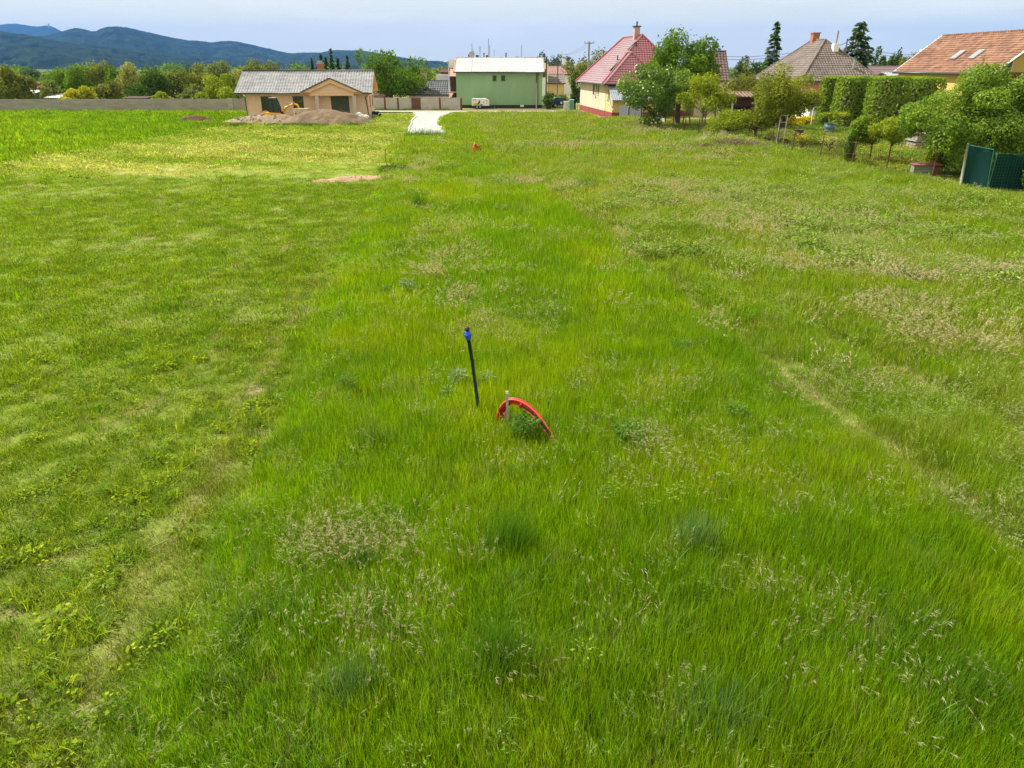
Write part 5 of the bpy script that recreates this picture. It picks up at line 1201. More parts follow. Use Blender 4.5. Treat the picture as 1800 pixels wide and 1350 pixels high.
p = gp(679, 290); tag(MB().tube([p - Vector((0, 0, .1)), pt(677, 263, p.y)], .02, 6).build('thin_stake', M_RUST), 'thin bare stake in the hay strip near the green tuft', 'stake')

# tussocks and single weeds that stand out
M_TUS = leaf_mat('tussock_blade', (.055, .145, .010), (.12, .245, .016), .42, gloss=.008); M_TUSB = leaf_mat('bluish_blade', (.06, .16, .04), (.19, .30, .10), .35, gloss=.015); M_THI = leaf_mat('thistle_leaf', (.10, .18, .06), (.24, .32, .15), .3, gloss=.006); M_DKT = leaf_mat('dark_tuft', (.05, .14, .018), (.12, .24, .03), .4, gloss=.006)
for px, py, r, h, nbl, m_, lb in [(893, 985, .26, .62, 420, M_TUS, 'tall dark green grass tussock behind the lower one'), (868, 1195, .30, .62, 520, M_TUS, 'largest dark grass tussock near the lower edge'), (620, 1235, .20, .50, 260, M_TUSB, 'bluish broad bladed tussock beside the beige seed heads'),
    (1215, 985, .22, .55, 260, M_TUSB, 'bluish tussock right of the tall dark tussock'), (1260, 1300, .34, .5, 380, M_TUSB, 'wide leafy blue green clump near the lower right edge'), (702, 446, .4, .4, 260, M_DKT, 'low dark tuft far up the middle plot'), (735, 372, .3, .75, 240, M_TUS, 'upright tuft near the bare soil strip'),
    (1030, 335, .5, .65, 260, M_TUS, 'upright tuft beside the track far to the right'), (1700, 1240, .3, .45, 300, M_TUS, 'green clump near the lower right corner'), (655, 795, .25, .4, 200, M_DKT, 'dark tuft beside the mown edge')]:
    g = gp(px, py); o = link_mesh('grass_tussock', np_mesh('grass_tussock', *blades(int(nbl * 1.5), r * 1.25, h * .55, h * 1.05, .007 if py > 800 else .012, lean=.2 if m_ is M_TUS else .35, curve=.45, seg=4, wind=(.1, -.03), bunch=.85)), m_, None, (g.x, g.y, float(hgt(np.array([g.x]), np.array([g.y]))[0])))
    tag(o, lb, 'grass tussock', 'dark grass tussocks')
def weed(px, py, r, h, n, m_, lb, name='weed_plant', ll=.09):
    g = gp(px, py); t = thing(name, lb, 'weed', (g.x, g.y, float(hgt(np.array([g.x]), np.array([g.y]))[0])))
    st = MB()
    for k in range(6): a = k * 1.05; st.tube([(0, 0, -.05), (r * .4 * math.cos(a), r * .4 * math.sin(a), h * .9)], [.008, .004], 4)
    st.build('stems', mat('weed_stem', (.10, .15, .05), .8), t); link_mesh('leaves', np_mesh('leaves', *leaves_clump(n, r, h, ll * .16, ll)), m_, t)
for a in [(718, 526, .26, .42, 220, M_THI, 'grey green thistle in the upper middle of the plot'), (682, 530, .22, .3, 160, M_DKT, 'dark leafy weed left of the grey green thistle'), (805, 690, .20, .36, 170, M_THI, 'silvery weed just left of the water pipe'), (856, 690, .15, .3, 110, M_THI, 'silvery weed just right of the water pipe'),
    (790, 712, .14, .22, 90, M_THI, 'low silvery weed in front of the one left of the pipe'), (612, 695, .2, .36, 150, M_DKT, 'dark leafy weed near the worn mown edge'), (925, 790, .30, .42, 620, M_DKT, 'dense dark weed growing inside the red conduit loop'), (1100, 790, .32, .34, 320, M_DKT, 'broad dark weed patch right of the conduit loop'),
    (1195, 625, .28, .22, 160, M_DKT, 'low green weed patch near the wheel track'), (1205, 268, .8, .6, 300, M_THI, 'bluish weed clump on the left of the brush heap'), (1300, 262, .7, .6, 260, M_DKT, 'dark weed clump behind the brush heap'), (1345, 278, .6, .5, 200, M_THI, 'bluish weed clump on the right of the brush heap'), (768, 262, .5, .5, 120, M_DKT, 'dark weed beside the head of the concrete road'), (1290, 745, .25, .24, 180, M_DKT, 'leafy weed patch between the wheel tracks')]: weed(*a)
g = gp(680, 304); t = thing('nettle_patch', 'dark green nettle clump beside the strip of bare soil', 'weed', (g.x + .3, g.y, 0))
MB().tube([(0, 0, -.1), (0, 0, .3)], .01, 4).build('stems', mat('weed_stem', None), t); link_mesh('leaves', np_mesh('leaves', *leafcloud([(-.3, 0, .2, .5, .3, .22), (.3, .1, .26, .6, .35, .28), (.85, 0, .15, .4, .3, .17)], 1500, .10)), lm('mid'), t)
g = gp(740, 242); t = thing('verge_grass_clump', 'tall bluish grass clump at the near end of the concrete road', 'grass tussock', (g.x, g.y, 0))
for k, (dx, h) in enumerate(((-.9, .75), (.1, .9), (1.0, .8), (1.7, .55))): link_mesh('tuft', np_mesh('tuft', *blades(200, .6, h * .7, h * 1.1, .03, lean=.4, curve=.7, seg=3)), M_TUSB, t, (dx, .1 * k, 0))
g = gp(1215, 258)
for px, py, lb in ((1242, 246, 'tallest dry pampas-like grass clump at the fence'), (1262, 252, 'smaller dry grass clump right of the tall one'), (1225, 262, 'pale feathery grass clump in front of the rough mound')):
    g = gp(px, py); o = link_mesh('dry_grass_clump', np_mesh('dry_grass_clump', *blades(160, .4, .6, 1.0, .028, lean=.6, curve=.7, seg=3, wind=(.5, 0))), mat_dry if 'mat_dry' in globals() else globals().setdefault('mat_dry', leaf_mat('dry_blade', (.28, .25, .13), (.5, .45, .3), .25)), None, (g.x, g.y, float(hgt(np.array([g.x]), np.array([g.y]))[0])))
    tag(o, lb, 'grass tussock', 'dry grass clumps by the fence')
# twiggy brush heap on the rough mound
t = thing('brush_heap', 'low heap of dry brown twigs on the rough mound', 'brushwood', (15.2, 51.3, .5)); b = MB()
for _ in range(260):
    a = trng.uniform(0, 6.28); x, y = trng.normal(0, 1.5), trng.normal(0, .5); z = .55 * math.exp(-(x / 1.8) ** 2) * trng.random(); l = trng.uniform(.4, 1.1)
    b.tube([(x, y, z - .05), (x + l * math.cos(a) * .5, y + l * math.sin(a) * .3, z + trng.uniform(0, .22)), (x + l * math.cos(a), y + l * math.sin(a) * .6, z + trng.uniform(-.05, .12))], [.014, .01, .004], 3)
o = b.build('twigs', mat('dry_twig', (.21, .15, .115), .95, .05, .35, 6), t); o['kind'] = 'stuff'

# ------------------------------------------------------------------ heaps
def heap(name, label, cat, cx, cy, rx, ry, h, m_, seed, peaks=((0, 0, 1),), rough=.12, n=56):
    u = np.linspace(-1.15, 1.15, n); U, Vv = np.meshgrid(u, u); X, Y = U * rx, Vv * ry
    z = np.zeros_like(X)
    for px_, py_, k in peaks: z = np.maximum(z, k * np.clip(1 - (np.sqrt((U - px_) ** 2 + (Vv - py_) ** 2) / (1 - .45 * abs(px_))) ** 1.6, -.2, 1))
    z = z * h + rough * (fbm(X * 1.3 + seed, Y * 1.3, 4) - .5) * 2 * (z > -.1) + .35 * rough * (fbm(X * 6 + seed, Y * 6, 3) - .5)
    z = np.maximum(z, -.25); i = (np.arange(n - 1)[None, :] + n * np.arange(n - 1)[:, None]).ravel(); F = np.stack([i, i + 1, i + 1 + n, i + n], 1)
    t = thing(name, label, cat, (cx, cy, 0)); o = link_mesh('heap', np_mesh('heap', np.stack([X, Y, z], 2).reshape(-1, 3), F, smooth=True), m_, t); return t, (lambda x, y: z[int(np.clip((y / ry + 1.15) / 2.3 * (n - 1), 0, n - 1)), int(np.clip((x / rx + 1.15) / 2.3 * (n - 1), 0, n - 1))])
M_SOILH = mat('excavated_soil', (.19, .14, .095), .97, .05, .34, 1.3, bump=.8, bscale=10); M_RUBH = mat('rubble_soil', (.26, .20, .14), .97, .05, .3, 1.6, bump=.8, bscale=9); M_DKS = mat('dark_soil', (.11, .060, .035), .97, .05, .35, 2, bump=.8, bscale=9); M_SAND = mat('bare_loam', (.36, .24, .155), .97, .05, .2, 1.6, bump=.6, bscale=9)
M_STONE = mat('rubble_stone', (.30, .265, .22), .9, .1, .25, 3)
def stones(t, zf, n, rx, ry, s0, s1, nm='stone'):
    for _ in range(n):
        x, y = trng.uniform(-rx, rx), trng.uniform(-ry, ry * .2); s_ = trng.uniform(s0, s1); b = MB()
        V = [Vector(v_) for v_ in ((1, 0, 0), (-1, 0, 0), (0, 1, 0), (0, -1, 0), (0, 0, 1), (0, 0, -1), (.7, .7, .5), (-.7, .6, .5), (.6, -.7, .55), (-.6, -.7, .5))]
        import bmesh as _bm
        bm_ = _bm.new(); [bm_.verts.new(v_ * s_ * trng.uniform(.7, 1.15) * (1 if k else 1)) for k, v_ in enumerate(V)]; _bm.ops.convex_hull(bm_, input=bm_.verts)
        me = bpy.data.meshes.new(nm); bm_.to_mesh(me); bm_.free(); o = link_mesh(nm, me, M_STONE, t, (x, y, max(0, zf(x, y)) + s_ * .25)); o.rotation_euler = (trng.uniform(0, 3), trng.uniform(0, 3), 0)
t, zf = heap('earth_mound', 'large mound of brown excavated earth in front of the bungalow porch', 'mound', -19.3, 79.6, 4.6, 2.3, 1.45, M_SOILH, 3, ((0, 0, 1), (-.28, 0, .96), (.3, 0, .8)), .24)
link_mesh('grass_patch', np_mesh('grass_patch', *blades(420, .01, .2, .45, .04)), M_DKT, t) if False else None
V, F, T = blades(520, 1, .18, .42, .035, seg=2); nb_ = 520; off = np.stack([trng.uniform(1.2, 4.4, nb_), trng.uniform(-2.2, .4, nb_)], 1)
Vv = V.reshape(nb_, -1, 3); Vv[:, :, 0] = Vv[:, :, 0] * .2 + off[:, None, 0]; Vv[:, :, 1] = Vv[:, :, 1] * .2 + off[:, None, 1]; Vv[:, :, 2] += np.array([max(0, zf(a, c)) for a, c in off])[:, None]
o = link_mesh('grass_cover', np_mesh('grass_cover', Vv.reshape(-1, 3), F, T), leaf_mat('mound_grass', (.10, .19, .02), (.2, .28, .04), .4), t); o['kind'] = 'stuff'
t, zf = heap('rubble_heap', 'low heap of pale stony rubble left of the earth mound', 'mound', -26.2, 80.4, 4.1, 1.9, .92, M_RUBH, 8, ((0, 0, 1), (-.4, 0, .8), (.4, .1, .95)), .16)
stones(t, zf, 60, 3.4, 1.4, .05, .17)
t, zf = heap('dark_soil_heap', 'small heap of dark reddish soil at the edge of the crop field', 'mound', -33.6, 81.0, 2.4, 1.3, .8, M_DKS, 13, ((-.1, 0, 1), (.35, 0, .7)), .2); stones(t, zf, 9, 1.5, .7, .05, .14, 'clod')
t, zf = heap('bare_soil_strip', 'narrow strip of bare reddish loam in the lawn', 'mound', -8.3, 39.2, 2.0, .62, .20, M_SAND, 21, ((0, 0, 1), (-.5, -.2, .7), (.4, .1, .9)), .06); t.rotation_euler.z = .28; stones(t, zf, 10, 1.3, .35, .02, .06, 'clod')

# ------------------------------------------------------------------ excavator behind the rubble heap
def excavator():
    g = pt(486, 205, 82.6); t = thing('mini_excavator', 'yellow mini excavator with dark cab parked before the bungalow', 'excavator', (g.x, 82.6, 0), R(4))
    YEL = mat('machine_yellow', (.72, .34, .01), .45, .5, .1); DK = mat('machine_black', (.015, .017, .017), .5, .4); RUB = mat('track_rubber', (.02, .02, .02), .9)
    for y in (-.75, .45):
        b = MB(); k = 14; pr = [(-.7 + .28 * math.cos(a), .28 + .28 * math.sin(a)) for a in np.linspace(math.pi / 2, 3 * math.pi / 2, 7)] + [(.7 + .28 * math.cos(a), .28 + .28 * math.sin(a)) for a in np.linspace(-math.pi / 2, math.pi / 2, 7)]
        o = b.prism(pr, y, y + .3).build('track', RUB, t); w_ = MB()
        for x in (-.7, 0, .7): w_.tube([(x, y - .01, .28), (x, y + .31, .28)], .16, 10)
        w_.build('track_rollers', DK, o)
    MB().box(-.55, .55, -.45, .45, .3, .62).build('undercarriage', DK, t); MB().prism([(-1.05, .65), (.6, .65), (.6, .98), (-1.05, 1.05)], -.7, .7).build('body', YEL, t, bevel=.06)
    prof = [(-.62, 1.0), (.42, 1.0), (.48, 1.35), (.30, 2.05), (.12, 2.42), (-.5, 2.45), (-.62, 2.2)]
    MB().prism([(x * .97 - .003, z - .02) for x, z in prof], -.5, .42).build('cab_glass', mat('cab_glass', (.03, .05, .05), .1, .6), t)
    fr = MB()
    for y in (-.53, .44):
        for i in range(len(prof)): a, c = prof[i], prof[(i + 1) % len(prof)]; fr.tube([(a[0], y, a[1]), (c[0], y, c[1])], .05, 5)
        fr.tube([(-.1, y, 1.0), (-.16, y, 2.43)], .04, 5)
    for x, z in prof: fr.tube([(x, -.53, z), (x, .44, z)], .045, 5)
    fr.build('cab_frame', DK, t); MB().box(-.55, .2, -.56, .48, 2.44, 2.5).build('cab_roof', mat('cab_roof', (.32, .30, .27), .6), t, bevel=.02)
    def arm(P, w0, w1, nm, m_): MB().tube(P, [w0, (w0 + w1) / 2, w1] if len(P) == 3 else [w0, w1], 4).build(nm, m_, t)
    arm([(.75, -.1, .9), (1.15, -.1, 1.55), (1.95, -.1, 1.9)], .16, .13, 'boom', YEL); arm([(1.9, -.1, 1.92), (2.4, -.1, 1.75), (2.72, -.1, 1.0)], .13, .09, 'dipper_arm', YEL)
    MB().tube([(.75, -.1, 1.05), (1.3, -.1, 1.88)], .045, 6).build('ram', M_STEEL, t); MB().tube([(1.2, -.1, 1.92), (2.1, -.1, 2.02)], .045, 6).build('ram', M_STEEL, t); MB().tube([(1.95, -.1, 1.9), (2.02, -.1, 1.93)], .14, 8).build('pivot', DK, t)
    MB().box(.55, .85, -.25, .1, .62, 1.1).build('swing_post', DK, t)
    MB().prism([(2.5, .95), (2.8, 1.05), (2.75, .62), (2.45, .45), (2.2, .62), (2.4, .7)], -.32, .12).build('bucket', DK, t); MB().box(-1.2, -1.055, -.6, .6, .7, 1.15).build('counterweight', YEL, t, bevel=.04)
excavator()
g = gp(537, 209); t = thing('plank_stack', 'stack of pale planks lying behind the earth mound', 'planks', (g.x + 1.1, 82.6, 0), R(-6))
for k in range(5): MB().box(-.75 + .05 * k, .85 + .05 * k, -.6, -.1, 1.0 + k * .09, 1.07 + k * .09).build('plank', mat('pale_wood', (.62, .52, .36), .8), t)
for x in (-.6, .6): MB().box(x, x + .12, -.6, -.1, 0, 1.0).build('trestle', mat('pale_wood', None), t)
g = gp(633, 213); t = thing('white_sacks', 'crumpled white building sacks on the bungalow terrace', 'sacks', (g.x, g.y + .1, .25))
for k, (x, z, s_) in enumerate(((-.55, .2, .36), (.1, .24, .42), (.65, .2, .34), (-.1, .5, .3))):
    Mx = Matrix.Translation((x, 0, z)) @ Matrix.Diagonal((1.2, .8, .7, 1)); MB().lathe([(.3 * s_, -s_), (s_ * .95, -.5 * s_), (s_, .1 * s_), (.8 * s_, .6 * s_), (.25 * s_, .9 * s_)], 10, Mx).build('sack', M_WHITE, t, True)
g = gp(657, 206); t = thing('wheelbarrow', 'dark wheelbarrow left at the right corner of the bungalow', 'wheelbarrow', (g.x + .2, g.y, 0), R(20))
MB().add([(-.5, -.3, .65), (.5, -.3, .65), (.5, .3, .65), (-.5, .3, .65), (-.3, -.2, .3), (.3, -.2, .3), (.3, .2, .3), (-.3, .2, .3)], [(4, 5, 1, 0), (5, 6, 2, 1), (6, 7, 3, 2), (7, 4, 0, 3), (7, 6, 5, 4)]).build('tray', M_DKGUT, t)
MB().tube([(.6, -.05, .2), (.6, .05, .2)], .2, 12).build('wheel', mat('track_rubber', None), t)
for y in (-.25, .25): MB().tube([(.6, y * .2, .2), (-.2, y, .35), (-.95, y, .6)], .02, 5).build('handle', M_RUST, t); MB().tube([(-.3, y, .35), (-.4, y, 0)], .02, 5).build('leg', M_RUST, t)

# ------------------------------------------------------------------ street: trailer, signs, poles, cabinets, car
def trailer():
    a, c = pt(829.5, 190, 109.5), pt(860, 190, 109.5); W = c.x - a.x; t = thing('white_trailer', 'small white box trailer with coloured stripes and dark animal emblem', 'trailer', (a.x, 109.5, 0))
    pr = [(0, .42), (W, .42), (W, .95), (W - .12, 1.2), (W - .45, 1.38), (W * .6, 1.42), (W * .58, 1.36), (.12, 1.42), (0, 1.32)]
    MB().prism(pr, 0, 1.3).build('body', M_WHITE, t, bevel=.03)
    e = -.006
    def flat(nm, pts, c_, d=0): MB().add([(x, e - d, z) for x, z in pts] + [(x, e - d + .004, z) for x, z in pts], [tuple(range(len(pts))), tuple(range(2 * len(pts) - 1, len(pts) - 1, -1))]).build(nm, mat('print_' + nm, c_, .5, .4, .02), t)
    flat('green_stripe', [(.18, .47), (W * .68, .47), (W * .6, .62), (.18, .52)], (.01, .28, .16)); flat('yellow_stripe', [(.18, .53), (W * .42, .6), (W * .42, .70), (.18, .66)], (.65, .55, .02), .006); flat('orange_stripe', [(.18, .67), (W * .42, .71), (W * .42, .82), (.35, .74)], (.75, .16, .02), .006)
    flat('teal_end', [(W * .44, .47), (W * .62, .47), (W * .58, .66), (W * .46, .6)], (.0, .20, .20), .006)
    flat('emblem', [(W * .36, .68), (W * .47, .72), (W * .48, 1.0), (W * .47, 1.2), (W * .445, 1.06), (W * .425, 1.06), (W * .405, 1.2), (W * .40, .98), (W * .37, .85)], (.02, .02, .03), .012)
    flat('lettering', [(.2, 1.17), (.62, 1.17), (.62, 1.25), (.2, 1.25)], (.03, .05, .12))
    for x, z in ((W * .86, 1.15), (W * .86, .8), (W * .67, .9)): MB().box(x - .06, x + .06, e - .01, e + .003, z - .05, z + .05).build('vent', M_DKGUT, t)
    for x in (W * .3, W * .48):
        for y in (0.0, 1.15):
            w_ = MB().tube([(x, y + .02, .26), (x, y + .16, .26)], .26, 14).build('wheel', mat('track_rubber', None), t); MB().tube([(x, y + .01, .26), (x, y + .17, .26)], .13, 10).build('rim', M_STEEL, w_)
    MB().box(.05, W - .1, .15, 1.15, .32, .418).build('chassis', M_DKGUT, t); MB().tube([(W, .65, .4), (W + .95, .65, .38)], .05, 6).build('drawbar', M_DKGUT, t); MB().tube([(W + .75, .65, .4), (W + .75, .65, 0)], .04, 6).build('jockey_leg', M_STEEL, t)
trailer()
g = gp(793.5, 197); t = thing('yield_sign', 'red and white triangular give way sign on a thin post at the street corner', 'sign', (g.x, g.y, 0))
zc_ = pt(793, 167, g.y).z; MB().tube([(0, 0, -.2), (-.02, 0, zc_ + .45)], .045, 8).build('post', mat('galvanised', None), t)
for nm, k, d, m_ in (('rim', 1.0, .05, mat('sign_red', (.55, .10, .08), .5, .4, .1)), ('face', .70, .062, mat('sign_white', (.80, .74, .70), .5, .4, .04))):
    s_ = .47 * k; MB().prism([(-s_, zc_ + .27 * k + .06), (0, zc_ - .54 * k + .06), (s_, zc_ + .27 * k + .06)], -d, -d + .010).build(nm, m_, t)
p0 = pt(790.5, 160, 107.2); zt = pt(790, 111, 107.2).z; t = thing('street_lamp', 'tall pale street lamp left of the green building', 'street lamp', (p0.x, 107.2, 0))
MB().tube([(0, 0, -.2), (-.05, 0, zt - .6), (-.12, -.1, zt)], [.09, .06, .05], 8).build('pole', mat('lamp_pole', (.5, .5, .5), .5), t, True); MB().tube([(-.12, -.1, zt), (-.35, -.5, zt + .18)], .045, 6).build('arm', mat('lamp_pole', None), t); MB().box(-.62, -.2, -.9, -.45, zt + .12, zt + .26).build('lamp_head', M_WHITE, t, bevel=.05)
g = gp(917.5, 199.5); t = thing('street_sign', 'small white double plate on a short post before the green building', 'sign', (g.x, g.y, 0)); zc_ = pt(917, 186, g.y).z
MB().tube([(0, 0, -.2), (0, 0, zc_ + .15)], .03, 6).build('post', M_RUST, t)
for x in (-.1, .1): MB().tube([(x, -.05, zc_), (x, -.035, zc_)], .13, 14, Matrix.Diagonal((1, 1, 1, 1))).build('plate', M_WHITE, t)
MB().box(-.02, .02, -.062, -.052, zc_ - .12, zc_ + .12).build('plate_bar', M_WIRE, t)
def cabinet(pa, pb, ptop, pbot, m_, lb, Y):
    a, c = pt(pa, pbot, Y), pt(pb, pbot, Y); h = pt(pa, ptop, Y).z; t = thing('utility_cabinet', lb, 'utility box', (a.x, Y, 0)); W = c.x - a.x
    MB().box(0, W, 0, .4, -.1, h - .05).build('housing', m_, t, bevel=.015); MB().box(-.03, W + .03, -.04, .44, h - .05, h).build('lid', M_WHITE, t, bevel=.01); MB().box(W * .5 - .008, W * .5 + .008, -.006, -.001, .12, h - .1).build('door_seam', M_WIRE, t); MB().box(W * .6, W * .6 + .05, -.02, -.001, h * .55, h * .55 + .12).build('handle', M_DKGUT, t)
cabinet(991, 999.5, 178, 194, mat('cabinet_grey', (.52, .54, .54), .6, .3, .05), 'pale grey utility cabinet, lower of the two by the beige house', 105.5); cabinet(1000.5, 1008.5, 175, 192, mat('cabinet_green', (.16, .34, .27), .6, .3, .05), 'green utility cabinet beside the pale grey one', 106.5)
t = thing('green_fence', 'short row of green fence posts between cabinets and beige house', 'fence', (pt(1010, 190, 106.8).x, 106.8, 0)); 
for k in range(5): MB().tube([(k * .42, 0, -.1), (k * .42, 0, 1.45)], .03, 6).build('post', mat('green_paint', (.03, .14, .09), .5), t)
MB().box(0, 1.7, -.015, .015, 1.3, 1.34).build('rail', mat('green_paint', None), t)
def car():
    g = pt(986, 190, 113.5); t = thing('parked_car', 'dark blue hatchback parked behind the utility cabinets', 'car', (g.x, 113.5, 0), R(8)); BL = mat('car_blue', (.008, .04, .10), .25, .6, .05)
    pr = [(-1.55, .32), (1.6, .32), (1.68, .6), (1.6, .86), (.85, .95), (.35, 1.38), (-.85, 1.44), (-1.35, 1.1), (-1.62, .92), (-1.66, .55)]
    MB().prism(pr, -.82, .82).build('body', BL, t, bevel=.06)
    gl = mat('car_glass', (.05, .09, .11), .06, .8, .1)
    for s_ in (-.822, .812):
        MB().prism([(-.80, .95), (-.02, .97), (-.02, 1.32), (-.72, 1.33)], s_, s_ + .01).build('side_window', gl, t); MB().prism([(.04, .97), (.68, .97), (.32, 1.3), (.04, 1.32)], s_, s_ + .01).build('side_window', gl, t)
    MB().add([(-1.40, -.66, 1.10), (-1.40, .66, 1.10), (-.93, .6, 1.43), (-.93, -.6, 1.43)], [(0, 1, 2, 3)]).build('rear_window', gl, t); MB().add([(.86, -.66, .98), (.86, .66, .98), (.40, .6, 1.37), (.40, -.6, 1.37)], [(0, 3, 2, 1)]).build('windscreen', gl, t)
    for x in (-1.0, 1.02):
        for y in (-.84, .66): w_ = MB().tube([(x, y, .31), (x, y + .18, .31)], .31, 14).build('wheel', mat('track_rubber', None), t); MB().tube([(x, y - .005, .31), (x, y + .185, .31)], .18, 10).build('rim', M_STEEL, w_)
    for y in (-.7, .5): MB().box(-1.68, -1.6, y, y + .2, .78, .98).build('tail_light', mat('lamp_red', (.4, .02, .02), .3), t); MB().box(1.6, 1.68, y, y + .2, .66, .8).build('headlight', M_WHITE, t)
    MB().box(-.25, .0, -.845, -.825, .55, .85).build('number_plate', M_WHITE, t)
car()
def pole(lb, px, ptop, Y, arm=True, m_=M_POLE, r=.14, name='utility_pole'):
    p = pt(px, ptop, Y); t = thing(name, lb, 'utility pole', (p.x, Y, 0)); MB().tube([(0, 0, -.2), (0, 0, p.z)], [r * 1.2, r * .85], 8).build('pole', m_, t, True)
    if arm:
        MB().box(-.75, .75, -.06, .06, p.z - .28, p.z - .16).build('crossarm', M_STEEL, t)
        for x in (-.65, 0, .65): MB().tube([(x, 0, p.z - .16), (x, 0, p.z + .06)], .05, 6).build('insulator', M_GREY_PL, t)
    return Vector((p.x, Y, p.z))
pA = pole('concrete utility pole with crossarm left of the crimson roof', 1036, 73, 116)
pB = pole('dark wooden pole behind the right corner of the green building', 961, 100, 118, False, mat('tarred_wood', (.10, .09, .085), .9), .1); pC = pole('thin dark pole behind the yellow house', 981, 95, 132, False, mat('tarred_wood', None), .08)
pD = pole('grey pole in front of the broad dark spruce', 1490, 68, 98, False, M_POLE, .1)
MB().tube([pB - Vector((0, 0, .9)), Vector((pC.x, pC.y, pB.z - .9))], .06, 5).build('crossbeam', mat('tarred_wood', None), next(o for o in col.objects if o.get('label', '').startswith('dark wooden pole'))).matrix_parent_inverse = Matrix.Translation((-pB.x, -pB.y, 0))
def wires(lb, P, Q, offs, sag=.6, r=.014):
    t = thing('power_line', lb, 'power line', tuple(P))
    for o_ in offs:
        a, c = Vector(o_), (Q - P) + Vector(o_); pts = [a.lerp(c, k / 14) - Vector((0, 0, sag * 4 * (k / 14) * (1 - k / 14))) for k in range(15)]; MB().tube(pts, r, 4, caps=False).build('wire', M_WIRE, t)
wires('two wires from the concrete pole towards the pole behind the green building', pA, pC, [(0, 0, 0), (.6, 0, 0)])
wires('wires crossing the sky between lime tree and brown hipped roof', pt(1270, 99, 110), pt(1405, 91, 104), [(0, 0, 0), (0, 0, -.35)], .25, .03)
wires('wire from the roof flue to the grey pole', pt(1462, 80, 98), Vector((pD.x, pD.y, pD.z - .4)), [(0, 0, 0)], .15, .03)
wires('wires from the grey pole to the orange roofed house', Vector((pD.x, pD.y, pD.z - .6)), pt(1660, 92, 92), [(0, 0, 0), (0, 0, -.3)], .6, .025)

# ------------------------------------------------------------------ fence line and garden things
def sheet_fence(lb, pts, h, m_, name='sheet_fence'):
    P = [gp(*q) for q in pts]; t = thing(name, lb, 'fence', P[0])
    tot = 0
    for i in range(len(P) - 1):
        a, c = P[i] - P[0], P[i + 1] - P[0]; L_ = (c - a).length; k = max(1, round(L_ / .85))
        for j in range(k):
            u, v_ = a.lerp(c, j / k), a.lerp(c, (j + 1) / k); d = (v_ - u).normalized(); nn_ = Vector((-d.y, d.x, 0)); V = []; F = []; hh = h * random.uniform(.95, 1.05); tl = random.uniform(-.03, .03)
            for q in range(13):
                p = u + d * ((v_ - u).length * q / 12 * 1.0) + nn_ * (.022 * math.sin(q * math.pi / 1.5) + tl); V += [(p.x, p.y, -.1), (p.x, p.y, hh)]
                if q: F.append((2 * q - 2, 2 * q, 2 * q + 1, 2 * q - 1))
            MB().add(V, F).build('sheet', m_, t)
        MB().box(c.x - .05, c.x + .05, c.y - .05, c.y + .05, -.2, h + .05).build('post', M_RUST, t)
sheet_fence('grey corrugated sheet fence running on from the beige house', [(1088, 214), (1104, 216), (1126, 218)], 1.75, M_DKSHEET); sheet_fence('low row of white sheets leaning on the wire fence', [(1134, 222), (1150, 224.5), (1168, 227)], .95, mat('white_sheet', (.58, .58, .60), .6, .3, .08))
t = thing('wire_fence', 'sagging wire fence with rusty posts along the gardens', 'fence', (0, 0, 0)); FP = []
for px, py, h in ((1128, 219, 1.7), (1144, 224, 1.75), (1161, 227, 1.75), (1182, 231, 1.7), (1203, 235, 1.7), (1226, 241, 1.6), (1252, 246, 1.5), (1282, 253, 1.5), (1314, 252, 1.55), (1353, 264, 1.5), (1390, 277, 1.65), (1438, 287, 1.6), (1494, 297, 1.55), (1556, 308, 1.6), (1636, 318, 1.75)):
    g = gp(px, py); tilt = Vector((random.uniform(-.08, .12), 0, 0)); MB().tube([(g.x, g.y, -.2), (g.x + tilt.x, g.y, h)], .032, 6).build('post', M_RUST, t); FP.append((g, g + tilt + Vector((0, 0, h))))
for k_, nm in ((.95, 'top_wire'), (.55, 'middle_wire'), (.2, 'bottom_wire')):
    for i in range(len(FP) - 1): a, c = FP[i][0].lerp(FP[i][1], k_), FP[i + 1][0].lerp(FP[i + 1][1], k_); m_ = a.lerp(c, .5) - Vector((0, 0, random.uniform(.02, .12))); MB().tube([a, m_, c], .008, 4, caps=False).build(nm, M_RUST, t)
b = MB()
for i in range(6, len(FP) - 1):
    for sgn in (0, 1):
        for k in range(int((FP[i + 1][0] - FP[i][0]).length / .16)):
            L_ = (FP[i + 1][0] - FP[i][0]).length; f0 = k * .16 / L_; f1 = min(1, f0 + .5 / L_)
            if sgn: f0, f1 = f1, f0
            a = FP[i][0].lerp(FP[i + 1][0], f0) + Vector((0, 0, .12)); c = FP[i][0].lerp(FP[i + 1][0], f1) + Vector((0, 0, 1.3)); b.tube([a, c], .0035, 3, caps=False)
o = b.build('wire_mesh', M_RUST, t); o['kind'] = 'stuff'
